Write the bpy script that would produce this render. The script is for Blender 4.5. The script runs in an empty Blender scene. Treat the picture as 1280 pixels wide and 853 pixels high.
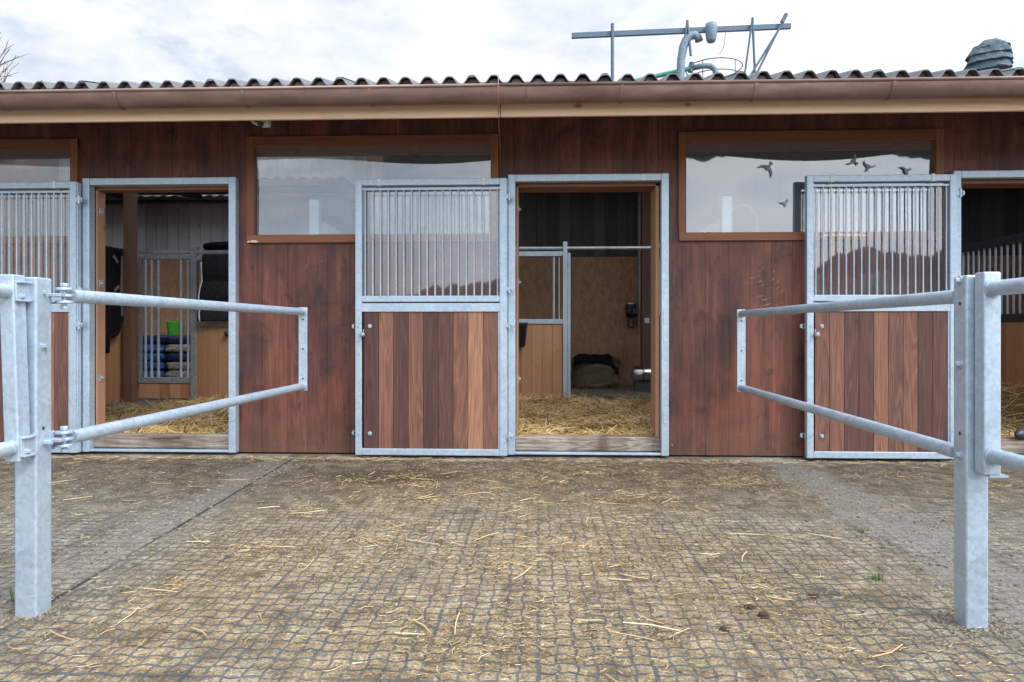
import bpy, math, random
import numpy as np
from mathutils import Vector, noise, Matrix

random.seed(11); RNG = np.random.default_rng(7)
sc = bpy.context.scene
col = sc.collection
R = math.radians

# ---------------------------------------------------------------- mesh builder
class MB:
    """collects solid shapes (world metres) and links them as ONE mesh object"""
    def __init__(s): s.v, s.f, s.t, s.m = [], [], [], []
    def add(s, vs, fs, tone=0.5):
        s.m.append((len(s.v), len(s.f)))
        b = len(s.v); s.v += [tuple(p) for p in vs]
        for f in fs: s.f.append([b + i for i in f]); s.t.append(tone)
    def hexa(s, p, tone=0.5):          # p: 4 bottom points ccw, 4 top points
        s.add(p, [(3,2,1,0),(4,5,6,7),(0,1,5,4),(1,2,6,5),(2,3,7,6),(3,0,4,7)], tone)
    def box(s, x0, x1, y0, y1, z0, z1, tone=0.5):
        s.hexa([(x0,y0,z0),(x1,y0,z0),(x1,y1,z0),(x0,y1,z0),(x0,y0,z1),(x1,y0,z1),(x1,y1,z1),(x0,y1,z1)], tone)
    def cyl(s, a, b, r0, r1=None, n=16, tone=0.5, cap=True):
        s.tube([a, b], [r0, r0 if r1 is None else r1], n, tone, cap)
    def tube(s, pts, r, n=12, tone=0.5, cap=True):
        pts = [Vector(p) for p in pts]
        if not hasattr(r, '__len__'): r = [r]*len(pts)
        s.m.append((len(s.v), len(s.f)))
        base = len(s.v); up = None
        for i, p in enumerate(pts):
            d = (pts[min(i+1,len(pts)-1)] - pts[max(i-1,0)]).normalized()
            if up is None: up = Vector((0,0,1)) if abs(d.z) < .9 else Vector((1,0,0))
            u = (up - d*up.dot(d)).normalized(); up = u; w = d.cross(u)
            for k in range(n):
                a = 2*math.pi*k/n
                s.v.append(tuple(p + r[i]*(math.cos(a)*u + math.sin(a)*w)))
        for i in range(len(pts)-1):
            for k in range(n):
                a = base+i*n+k; b = base+i*n+(k+1)%n
                s.f.append([a, b, b+n, a+n]); s.t.append(tone)
        if cap:
            s.f.append([base+k for k in reversed(range(n))]); s.t.append(tone)
            e = base+(len(pts)-1)*n
            s.f.append([e+k for k in range(n)]); s.t.append(tone)
    def grid(s, fn, nu, nv, tone=0.5, closed=False):
        b = len(s.v)
        for j in range(nv+1):
            for i in range(nu+1): s.v.append(tuple(fn(i/nu, j/nv)))
        for j in range(nv):
            for i in range(nu):
                a = b+j*(nu+1)+i
                s.f.append([a, a+1, a+nu+2, a+nu+1]); s.t.append(tone)
    def each(s, name, mat, parent=None, **k):
        """one object per shape collected"""
        out = []; ends = s.m[1:] + [(len(s.v), len(s.f))]
        for (v0,f0),(v1,f1) in zip(s.m, ends):
            q = MB(); q.v = s.v[v0:v1]; q.f = [[i-v0 for i in f] for f in s.f[f0:f1]]; q.t = s.t[f0:f1]
            out.append(q.build(name, mat, parent, **k))
        return out
    def build(s, name, mat, parent=None, bevel=0, smooth=False, origin=None, solid=0):
        V = np.array(s.v, dtype=float)
        o0 = Vector((0,0,0))
        if parent is not None: o0 = wloc(parent)
        elif origin is not None: o0 = Vector(origin)
        else:
            o0 = Vector(((V[:,0].min()+V[:,0].max())/2, (V[:,1].min()+V[:,1].max())/2, V[:,2].min()))
        V = V - np.array(o0)
        me = bpy.data.meshes.new(name)
        me.from_pydata(V.tolist(), [], s.f); me.update()
        at = me.attributes.new('tone', 'FLOAT', 'FACE'); at.data.foreach_set('value', s.t)
        if smooth: me.shade_smooth()
        ob = bpy.data.objects.new(name, me); col.objects.link(ob)
        me.materials.append(mat)
        if parent is not None: ob.parent = parent
        else: ob.location = o0
        if solid:
            m = ob.modifiers.new('solid', 'SOLIDIFY'); m.thickness = solid
        if bevel:
            m = ob.modifiers.new('bevel', 'BEVEL'); m.width = bevel; m.segments = 2
            m.limit_method = 'ANGLE'; m.angle_limit = R(40)
        return ob

def wloc(o):
    p = Vector((0,0,0))
    while o is not None: p += o.location; o = o.parent
    return p
def tag(o, label=None, cat=None, group=None, kind=None):
    if label: o['label'] = label
    if cat: o['category'] = cat
    if group: o['group'] = group
    if kind: o['kind'] = kind
    return o
def thing(name, label, cat, loc, group=None):
    o = bpy.data.objects.new(name, None); col.objects.link(o); o.location = loc
    o.empty_display_size = .2
    return tag(o, label, cat, group)
def copy_tree(o, parent=None):
    c = o.copy(); col.objects.link(c)
    if parent is not None: c.parent = parent
    for ch in list(o.children): copy_tree(ch, c)
    return c

# ---------------------------------------------------------------- materials
def newmat(name):
    m = bpy.data.materials.new(name); m.use_nodes = True
    nt = m.node_tree; bs = nt.nodes['Principled BSDF']
    return m, nt, bs
def N(nt, t, **k):
    n = nt.nodes.new(t)
    for a, b in k.items():
        if a in n.inputs.keys() if isinstance(a, str) else False: n.inputs[a].default_value = b
        else: setattr(n, a, b)
    return n
def L(nt, a, b): nt.links.new(a, b)
def math_(nt, op, a, b=None, c=None, clamp=False):
    n = nt.nodes.new('ShaderNodeMath'); n.operation = op; n.use_clamp = clamp
    for i, x in enumerate((a, b, c)):
        if x is None: continue
        if isinstance(x, (int, float)): n.inputs[i].default_value = x
        else: L(nt, x, n.inputs[i])
    return n.outputs[0]
def ramp(nt, fac, stops, interp='LINEAR'):
    n = nt.nodes.new('ShaderNodeValToRGB'); cr = n.color_ramp; cr.interpolation = interp
    while len(cr.elements) < len(stops): cr.elements.new(.5)
    for e, (p, c) in zip(cr.elements, stops):
        e.position = p; e.color = (c, c, c, 1) if isinstance(c, (int, float)) else (*c[:3], 1)
    L(nt, fac, n.inputs[0]); return n.outputs[0]
def mixc(nt, fac, a, b, mode='MIX'):
    n = nt.nodes.new('ShaderNodeMix'); n.data_type = 'RGBA'; n.blend_type = mode
    for i, x in ((0, fac), (6, a), (7, b)):
        if isinstance(x, (int, float)): n.inputs[i].default_value = x
        elif isinstance(x, tuple): n.inputs[i].default_value = (*x[:3], 1)
        else: L(nt, x, n.inputs[i])
    return n.outputs[2]
def objco(nt, scale=(1,1,1), tone=True, k=37.0):
    tc = nt.nodes.new('ShaderNodeTexCoord')
    mp = nt.nodes.new('ShaderNodeMapping'); mp.inputs['Scale'].default_value = scale
    if tone:
        at = nt.nodes.new('ShaderNodeAttribute'); at.attribute_name = 'tone'
        off = math_(nt, 'MULTIPLY', at.outputs['Fac'], k)
        ad = nt.nodes.new('ShaderNodeVectorMath'); ad.operation = 'ADD'
        L(nt, tc.outputs['Object'], ad.inputs[0]); L(nt, off, ad.inputs[1])
        L(nt, ad.outputs[0], mp.inputs['Vector'])
    else: L(nt, tc.outputs['Object'], mp.inputs['Vector'])
    return mp.outputs[0]
def tex(nt, co, scale, detail=4, rough=.55, dist=0):
    n = nt.nodes.new('ShaderNodeTexNoise'); n.inputs['Scale'].default_value = scale
    n.inputs['Detail'].default_value = detail; n.inputs['Roughness'].default_value = rough
    n.inputs['Distortion'].default_value = dist
    L(nt, co, n.inputs['Vector']); return n.outputs['Fac']
def bump(nt, bs, h, strength=.3, dist=.01):
    b = nt.nodes.new('ShaderNodeBump'); b.inputs['Strength'].default_value = strength
    b.inputs['Distance'].default_value = dist
    L(nt, h, b.inputs['Height']); L(nt, b.outputs[0], bs.inputs['Normal'])
def attr(nt):
    at = nt.nodes.new('ShaderNodeAttribute'); at.attribute_name = 'tone'; return at.outputs['Fac']

def wood(name, stops, rough=.6, axis='Z', grain=1.0, stain=.0, stain_col=(.02,.015,.012), knots=0.0, spec=.35, tone_w=.55, scr=0.0, wallmarks=False):
    """long-grained timber: fine fibres, cathedral figure, a tone per board, optional stains and knots"""
    m, nt, bs = newmat(name)
    sc_ = {'Z': (1,1,.055), 'X': (.055,1,1), 'Y': (1,.055,1)}[axis]
    sf = {'Z': (1,1,.018), 'X': (.018,1,1), 'Y': (1,.018,1)}[axis]
    co = objco(nt, sc_); cf = objco(nt, sf)
    fig = tex(nt, co, 9, 2, .5, 1.2)
    w = math_(nt, 'FRACT', math_(nt, 'MULTIPLY', fig, 9.0))
    w = math_(nt, 'PINGPONG', w, .5)
    w = math_(nt, 'MULTIPLY', w, 2.0)
    fib = tex(nt, cf, 190, 3, .7)
    broad = tex(nt, co, 14, 3, .6)
    t = attr(nt)
    f = math_(nt, 'ADD', math_(nt, 'MULTIPLY', t, tone_w), math_(nt, 'MULTIPLY', math_(nt,'SUBTRACT',w,.5), .20*grain))
    f = math_(nt, 'ADD', f, math_(nt, 'MULTIPLY', math_(nt,'SUBTRACT',fib,.5), .55*grain))
    f = math_(nt, 'ADD', f, math_(nt, 'MULTIPLY', broad, 1-tone_w), clamp=True)
    c = ramp(nt, f, stops)
    if stain:
        co2 = objco(nt, (1,1,.45), tone=False)
        s1 = ramp(nt, tex(nt, co2, 3.2, 6, .62, .4), [(.44, 0), (.72, 1)])
        c = mixc(nt, math_(nt,'MULTIPLY',s1,stain), c, stain_col)
    if knots:
        vo = nt.nodes.new('ShaderNodeTexVoronoi'); vo.inputs['Scale'].default_value = 5.5
        L(nt, objco(nt, {'Z':(1,1,.55),'X':(.55,1,1),'Y':(1,.55,1)}[axis]), vo.inputs['Vector'])
        kf = ramp(nt, vo.outputs['Distance'], [(.05, 1), (.115, 0)])
        c = mixc(nt, math_(nt,'MULTIPLY',kf,knots), c, (.035,.018,.01))
    if scr:
        cs = objco(nt, (1,1,1), tone=False)
        s2 = ramp(nt, tex(nt, cs, 2.0, 2, .5), [(.55,0),(.7,1)])
        s3 = ramp(nt, tex(nt, objco(nt,(1.3,1,.5),tone=False), 60, 2, .5, 2.0), [(.66,0),(.72,1)])
        c = mixc(nt, math_(nt,'MULTIPLY',math_(nt,'MULTIPLY',s2,s3),scr), c, (.42,.25,.15))
    if wallmarks:
        # weathered rubbed-through zones and arc-shaped scrape marks where horses chew and kick
        cw = objco(nt, (1,1,.6), tone=False)
        ru = ramp(nt, tex(nt, cw, 2.1, 7, .68, .6), [(.50,0),(.70,1)])
        c = mixc(nt, math_(nt,'MULTIPLY',ru,.5), c, (.20,.064,.036))
        bl_ = ramp(nt, tex(nt, objco(nt,(1,1,.75),tone=False), 6.5, 5, .66, .5), [(.56,0),(.70,1)])
        c = mixc(nt, math_(nt,'MULTIPLY',bl_,.72), c, (.018,.011,.012))
        spz = nt.nodes.new('ShaderNodeTexCoord'); szz = nt.nodes.new('ShaderNodeSeparateXYZ'); L(nt, spz.outputs['Object'], szz.inputs[0])
        mud = nt.nodes.new('ShaderNodeMapRange'); mud.inputs['From Min'].default_value = .05; mud.inputs['From Max'].default_value = .38; mud.inputs['To Min'].default_value = 1; mud.inputs['To Max'].default_value = 0
        L(nt, math_(nt,'ADD', szz.outputs[2], math_(nt,'MULTIPLY', math_(nt,'SUBTRACT', tex(nt, objco(nt,tone=False), 9, 6, .75), .5), .7)), mud.inputs['Value'])
        c = mixc(nt, math_(nt,'MULTIPLY',mud.outputs[0],.25), c, (.13,.095,.065))
        zr = math_(nt,'PINGPONG', math_(nt,'ADD', szz.outputs[2], .12), .42)
        zr = math_(nt,'ABSOLUTE', math_(nt,'SUBTRACT', zr, .2))
        xr = math_(nt,'PINGPONG', math_(nt,'ADD', szz.outputs[0], math_(nt,'MULTIPLY', attr(nt), .06)), .046)
        nd = math_(nt,'SQRT', math_(nt,'ADD', math_(nt,'MULTIPLY',zr,zr), math_(nt,'MULTIPLY',xr,xr)))
        c = mixc(nt, ramp(nt, nd, [(.0030,.75),(.0050,0)]), c, (.03,.022,.02))
        pale = ramp(nt, tex(nt, objco(nt,(1,1,.25),tone=False), 5.0, 5, .6, .3), [(.56,0),(.74,1)])
        c = mixc(nt, math_(nt,'MULTIPLY',pale,.18), c, (.20,.105,.09))
        tcw = nt.nodes.new('ShaderNodeTexCoord'); sp = nt.nodes.new('ShaderNodeSeparateXYZ'); L(nt, tcw.outputs['Object'], sp.inputs[0])
        ex = math_(nt,'DIVIDE',math_(nt,'SUBTRACT',sp.outputs[0],1.80),.17); ez = math_(nt,'DIVIDE',math_(nt,'SUBTRACT',sp.outputs[2],1.36),.21)
        em = ramp(nt, math_(nt,'ADD',math_(nt,'MULTIPLY',ex,ex),math_(nt,'MULTIPLY',ez,ez)), [(.2,1),(1,0)])
        rr = math_(nt,'SQRT', math_(nt,'ADD', math_(nt,'POWER',math_(nt,'ABSOLUTE',math_(nt,'SUBTRACT',sp.outputs[0],1.66)),2), math_(nt,'POWER',math_(nt,'ABSOLUTE',math_(nt,'SUBTRACT',sp.outputs[2],1.62)),2)))
        nzr = tex(nt, objco(nt,tone=False), 6, 4, .6)
        rl = math_(nt,'FRACT', math_(nt,'MULTIPLY',math_(nt,'ADD',rr,math_(nt,'MULTIPLY',nzr,.05)),26))
        rm = ramp(nt, rl, [(.70,0),(.84,1),(.97,0)])
        bk_ = ramp(nt, tex(nt, objco(nt,tone=False), 17, 4, .6), [(.50,0),(.60,1)])
        c = mixc(nt, math_(nt,'MULTIPLY',math_(nt,'MULTIPLY',em,rm),math_(nt,'MULTIPLY',bk_,.8)), c, (.50,.32,.20))
    L(nt, c, bs.inputs['Base Color'])
    bs.inputs['Specular IOR Level'].default_value = spec
    L(nt, math_(nt,'ADD', math_(nt,'MULTIPLY',fib,.25), rough-.12), bs.inputs['Roughness'])
    bump(nt, bs, math_(nt,'ADD',fib,math_(nt,'MULTIPLY',w,.25)), .25, .004)
    return m

def galv(name, c0, c1, metal=.55, rough=.42):
    """hot-dip zinc: cloudy spangle, dull streaks"""
    m, nt, bs = newmat(name)
    co = objco(nt, tone=False)
    vo = nt.nodes.new('ShaderNodeTexVoronoi'); vo.inputs['Scale'].default_value = 70
    dco = nt.nodes.new('ShaderNodeVectorMath'); dco.operation = 'ADD'
    nz = nt.nodes.new('ShaderNodeTexNoise'); nz.inputs['Scale'].default_value = 30
    L(nt, co, nz.inputs['Vector'])
    sm = nt.nodes.new('ShaderNodeVectorMath'); sm.operation = 'SCALE'; sm.inputs['Scale'].default_value = .03
    L(nt, nz.outputs['Color'], sm.inputs[0]); L(nt, co, dco.inputs[0]); L(nt, sm.outputs[0], dco.inputs[1])
    L(nt, dco.outputs[0], vo.inputs['Vector'])
    g = nt.nodes.new('ShaderNodeSeparateColor'); L(nt, vo.outputs['Color'], g.inputs[0])
    cl = tex(nt, co, 7, 5, .65)
    f = math_(nt,'ADD', math_(nt,'MULTIPLY',g.outputs[0],.35), math_(nt,'MULTIPLY',cl,.75), clamp=True)
    c = ramp(nt, f, [(.25, c0), (.8, c1)])
    st = ramp(nt, tex(nt, objco(nt,(1,1,.12),tone=False), 26, 4, .6), [(.60,0),(.78,1)])
    c = mixc(nt, math_(nt,'MULTIPLY',st,.35), c, (.75,.76,.77))
    drt = ramp(nt, tex(nt, objco(nt,tone=False), 11, 6, .7), [(.64,0),(.78,1)])
    c = mixc(nt, math_(nt,'MULTIPLY',drt,.22), c, (.30,.26,.22))
    L(nt, c, bs.inputs['Base Color']); bs.inputs['Metallic'].default_value = metal
    L(nt, math_(nt,'ADD',math_(nt,'MULTIPLY',f,.25),rough-.1), bs.inputs['Roughness'])
    bump(nt, bs, tex(nt, co, 120, 3, .6), .06, .002)
    return m

def plain(name, c, rough=.6, metal=0, var=.25, scale=18, b=.1):
    m, nt, bs = newmat(name)
    co = objco(nt, tone=False)
    n = tex(nt, co, scale, 5, .6)
    d = tuple(x*(1-var) for x in c); e = tuple(min(1,x*(1+var)) for x in c)
    L(nt, ramp(nt, n, [(.3, d), (.7, e)]), bs.inputs['Base Color'])
    bs.inputs['Roughness'].default_value = rough; bs.inputs['Metallic'].default_value = metal
    if b: bump(nt, bs, n, b, .01)
    return m

M = {}
M['wall'] = wood('red_brown_stained_boards', [(.12,(.036,.0132,.0115)),(.42,(.103,.0325,.0235)),(.66,(.178,.060,.040)),(.95,(.28,.112,.070))],
                 rough=.5, stain=.85, stain_col=(.020,.013,.015), knots=.55, spec=.4, tone_w=.13, scr=.6, wallmarks=True, grain=.8)
M['frame_wood'] = wood('window_frame_stain', [(.0,(.09,.032,.016)),(.5,(.19,.07,.033)),(1,(.30,.125,.06))], axis='X', rough=.5, spec=.35)
M['frame_wood_v'] = wood('window_frame_stain_upright', [(.0,(.09,.032,.016)),(.5,(.19,.07,.033)),(1,(.30,.125,.06))], rough=.5, spec=.35)
M['door_wood'] = wood('hardwood_door_boards', [(.0,(.055,.027,.026)),(.33,(.110,.052,.043)),(.62,(.225,.105,.072)),(1,(.40,.22,.135))],
                      rough=.55, grain=1.15, spec=.3, tone_w=.78)
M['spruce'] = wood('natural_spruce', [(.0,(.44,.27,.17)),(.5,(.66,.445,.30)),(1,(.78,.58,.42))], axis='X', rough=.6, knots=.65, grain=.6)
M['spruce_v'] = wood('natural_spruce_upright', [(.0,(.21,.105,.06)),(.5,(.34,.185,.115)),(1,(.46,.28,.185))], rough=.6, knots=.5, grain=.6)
M['panel'] = wood('stall_board_panel', [(.0,(.23,.108,.055)),(.5,(.37,.19,.102)),(1,(.48,.275,.16))], rough=.6, grain=.7, knots=.25)
M['old_wood'] = wood('worn_threshold_timber', [(.15,(.07,.055,.045)),(.5,(.27,.225,.19)),(.85,(.52,.46,.41))], axis='X', rough=.85, stain=.8, grain=1.5,
                     stain_col=(.10,.07,.05), spec=.15)
M['grey_plank'] = wood('weathered_plank_wall', [(.0,(.24,.24,.243)),(.5,(.43,.43,.432)),(1,(.57,.565,.56))], rough=.75, knots=.6, grain=.7, spec=.2)
M['dark_plank'] = wood('dark_plank_wall', [(.0,(.035,.035,.04)),(.5,(.07,.07,.075)),(1,(.11,.105,.105))], rough=.75, knots=.6, grain=.7, spec=.2)
M['brown_post'] = wood('brown_roof_post', [(.0,(.075,.04,.028)),(.5,(.14,.073,.048)),(1,(.20,.11,.072))], rough=.6, knots=.3)
M['rafter'] = wood('eave_rafter_timber', [(.0,(.16,.09,.055)),(.5,(.26,.155,.09)),(1,(.36,.22,.13))], axis='Y', rough=.65, knots=.3)
M['soffit'] = plain('dark_roof_deck', (.05,.045,.045), .8)
M['galv'] = galv('galvanised_steel', (.32,.40,.49), (.45,.55,.655), .42, .42)
M['galv_dark'] = galv('dull_galvanised_steel', (.22,.24,.27), (.40,.43,.46), .5, .5)
M['dark_steel'] = plain('dark_painted_steel', (.045,.05,.06), .5, .3)
M['black_fabric'] = plain('black_quilted_fabric', (.005,.005,.008), .85, 0, .4, 30)
M['quilt'] = plain('dark_grey_quilt', (.018,.017,.019), .6, 0, .4, 25)
for k_ in ('black_fabric','quilt'): M[k_].node_tree.nodes['Principled BSDF'].inputs['Specular IOR Level'].default_value = .12
M['patch'] = plain('grey_patch', (.11,.11,.125), .7)
M['piping'] = plain('pale_piping', (.65,.65,.65), .7)
M['black_rubber'] = plain('black_rubber', (.025,.027,.032), .42, 0, .3, 40)
M['black_plastic'] = plain('black_plastic', (.018,.02,.025), .4, 0, .3, 20)
M['green'] = plain('bright_green_plastic', (.06,.36,.03), .35, 0, .1)
M['white_plastic'] = plain('white_plastic', (.62,.63,.64), .4, 0, .1)
M['blue_bag'] = plain('blue_plastic_sack', (.03,.11,.30), .4, 0, .35, 9, .5)
M['navy_bag'] = plain('navy_plastic_sack', (.015,.03,.09), .4, 0, .35, 9, .5)
M['grey_bag'] = plain('beige_printed_sack', (.34,.30,.27), .5, 0, .45, 16, .5)
def m_conc():
    m, nt, bs = newmat('dirty_yard_concrete'); co = objco(nt, tone=False)
    f = math_(nt,'ADD',math_(nt,'MULTIPLY',tex(nt,co,8,6,.7),.5),math_(nt,'MULTIPLY',tex(nt,co,90,4,.7),.5))
    c = ramp(nt, f, [(.38,(.11,.10,.085)),(.5,(.24,.22,.19)),(.62,(.37,.345,.30))])
    e = ramp(nt, tex(nt, co, 1.3, 6, .65), [(.42,0),(.56,1)])
    c = mixc(nt, math_(nt,'MULTIPLY',e,.85), c, ramp(nt, f, [(.38,(.05,.038,.026)),(.5,(.11,.085,.058)),(.64,(.21,.165,.11))]))
    L(nt, c, bs.inputs['Base Color']); bs.inputs['Roughness'].default_value = .88; bump(nt, bs, f, .6, .01); return m
M['concrete'] = m_conc()
M['interior_floor'] = plain('interior_floor', (.10,.09,.08), .85, 0, .4, 6, .3)
M['stainless'] = plain('stainless_drinker', (.6,.6,.6), .28, 1, .15, 14)
M['red_plastic'] = plain('red_plastic', (.12,.018,.016), .45)
M['blue_plastic'] = plain('blue_plastic', (.02,.07,.17), .45)
M['grey_pipe'] = plain('grey_conduit', (.30,.31,.32), .5)
M['haze_steel'] = plain('haze_tinted_steel', (.075,.115,.165), .5, .3)  # bluish haze is part of this steel colour
M['haze_duct'] = plain('haze_tinted_duct', (.14,.20,.26), .5, .1)  # same haze tint put into the duct colour
M['green_pipe'] = plain('teal_green_pipe', (.04,.26,.20), .45)
M['haze_vent'] = plain('haze_tinted_vent', (.06,.095,.12), .8, 0, .45, 22, .5)  # blue of the haze painted into the ventilator
M['bark'] = plain('bare_tree_bark', (.12,.10,.085), .9)
M['silo'] = plain('silo_shell', (.4,.42,.42), .5)
M['leaf'] = plain('grass_green', (.07,.15,.03), .6)
M['wire'] = plain('copper_cable', (.28,.13,.10), .5)
M['dung'] = plain('dung_clod', (.05,.036,.02), .95, 0, .5, 60, .6)

def m_osb():
    m, nt, bs = newmat('osb_board'); co = objco(nt, (1,1,1), tone=False)
    vo = nt.nodes.new('ShaderNodeTexVoronoi'); vo.inputs['Scale'].default_value = 22
    mp = objco(nt, (1,1,.45), tone=False); L(nt, mp, vo.inputs['Vector'])
    g = nt.nodes.new('ShaderNodeSeparateColor'); L(nt, vo.outputs['Color'], g.inputs[0])
    f = math_(nt,'ADD', math_(nt,'MULTIPLY',g.outputs[0],.6), math_(nt,'MULTIPLY',tex(nt,co,60,3,.6),.4))
    L(nt, ramp(nt, f, [(.1,(.23,.12,.060)),(.5,(.30,.162,.084)),(.9,(.37,.21,.115))]), bs.inputs['Base Color'])
    bs.inputs['Roughness'].default_value = .65; return m
M['osb'] = m_osb()

def m_gutter():
    m, nt, bs = newmat('copper_brown_gutter'); co = objco(nt, (.25,1,1), tone=False)
    n = tex(nt, co, 9, 6, .65)
    c = ramp(nt, n, [(.3,(.130,.080,.066)),(.55,(.215,.138,.114)),(.75,(.31,.215,.18))])
    st = ramp(nt, tex(nt, objco(nt,(1,.3,.1),tone=False), 30, 3, .6), [(.62,0),(.72,1)])
    c = mixc(nt, math_(nt,'MULTIPLY',st,.5), c, (.13,.075,.06))
    L(nt, c, bs.inputs['Base Color']); bs.inputs['Metallic'].default_value = .3
    bs.inputs['Roughness'].default_value = .38; return m
M['gutter'] = m_gutter()

def m_roof():
    m, nt, bs = newmat('fibre_cement_sheet'); co = objco(nt, tone=False)
    n = tex(nt, co, 6, 6, .7); n2 = tex(nt, co, 50, 3, .6)
    f = math_(nt,'ADD',math_(nt,'MULTIPLY',n,.7),math_(nt,'MULTIPLY',n2,.3))
    L(nt, ramp(nt, f, [(.3,(.085,.095,.11)),(.55,(.145,.155,.17)),(.75,(.23,.235,.24))]), bs.inputs['Base Color'])
    bs.inputs['Roughness'].default_value = .8; bump(nt, bs, n2, .2, .004); return m
M['roof'] = m_roof(); M['filler'] = plain('eave_filler_strip', (.30,.27,.28), .7)

def m_sheet(name, tr, gl, dcol, rough, tcol=(1,1,1), frost=False):
    """clear plastic pane: part see-through, part mirror, part dusty film"""
    m, nt, bs = newmat(name); nt.nodes.remove(bs)
    out = nt.nodes['Material Output']
    t = nt.nodes.new('ShaderNodeBsdfTransparent'); t.inputs[0].default_value = (*tcol,1)
    g = nt.nodes.new('ShaderNodeBsdfGlossy'); g.inputs['Roughness'].default_value = rough
    g.inputs['Color'].default_value = (.92,.96,1,1)
    d = nt.nodes.new('ShaderNodeBsdfDiffuse'); d.inputs['Color'].default_value = (*dcol,1)
    co = objco(nt, tone=False)
    dust = ramp(nt, tex(nt, co, 4, 6, .6, .5), [(.3,.85),(.7,1.12)])
    a = nt.nodes.new('ShaderNodeMixShader'); b = nt.nodes.new('ShaderNodeMixShader')
    a.inputs[0].default_value = gl/(tr+gl)
    if frost:      # hazy sheet: things close behind stay sharp, far ones blur
        rf = nt.nodes.new('ShaderNodeBsdfRefraction'); rf.inputs['IOR'].default_value = 1.16; rf.inputs['Roughness'].default_value = .20
        rf.inputs['Color'].default_value = (.93,.97,1,1)
        q = nt.nodes.new('ShaderNodeMixShader'); q.inputs[0].default_value = .45
        L(nt, t.outputs[0], q.inputs[1]); L(nt, rf.outputs[0], q.inputs[2]); L(nt, q.outputs[0], a.inputs[1])
    else: L(nt, t.outputs[0], a.inputs[1])
    L(nt, g.outputs[0], a.inputs[2])
    L(nt, math_(nt,'MULTIPLY',dust,1-tr-gl), b.inputs[0])
    L(nt, a.outputs[0], b.inputs[1]); L(nt, d.outputs[0], b.inputs[2])
    L(nt, b.outputs[0], out.inputs['Surface'])
    return m
M['pane'] = m_sheet('window_plastic_pane', .66, .15, (.25,.31,.37), .02, frost=True)
M['door_pane'] = m_sheet('door_plastic_pane', .80, .13, (.5,.5,.53), .02)
M['added_skylight'] = m_sheet('added_light_sheet', .8, .02, (.8,.8,.8), .3)

def m_straw(name, stops):
    m, nt, bs = newmat(name)
    c = ramp(nt, attr(nt), stops)
    n = tex(nt, objco(nt, tone=False), 120, 2, .5)
    c = mixc(nt, math_(nt,'MULTIPLY',n,.3), c, (.30,.20,.09))
    L(nt, c, bs.inputs['Base Color']); bs.inputs['Roughness'].default_value = .55; return m
M['straw'] = m_straw('yellow_straw', [(0,(.10,.054,.014)),(.3,(.38,.22,.055)),(.65,(.64,.43,.145)),(1,(.82,.67,.40))])
M['litter'] = m_straw('scattered_straw_mat', [(0,(.075,.045,.02)),(.3,(.25,.16,.065)),(.65,(.52,.37,.175)),(1,(.76,.62,.40))])
M['hay'] = m_straw('dull_hay', [(0,(.02,.015,.009)),(.5,(.052,.04,.024)),(1,(.12,.095,.055))])

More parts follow.
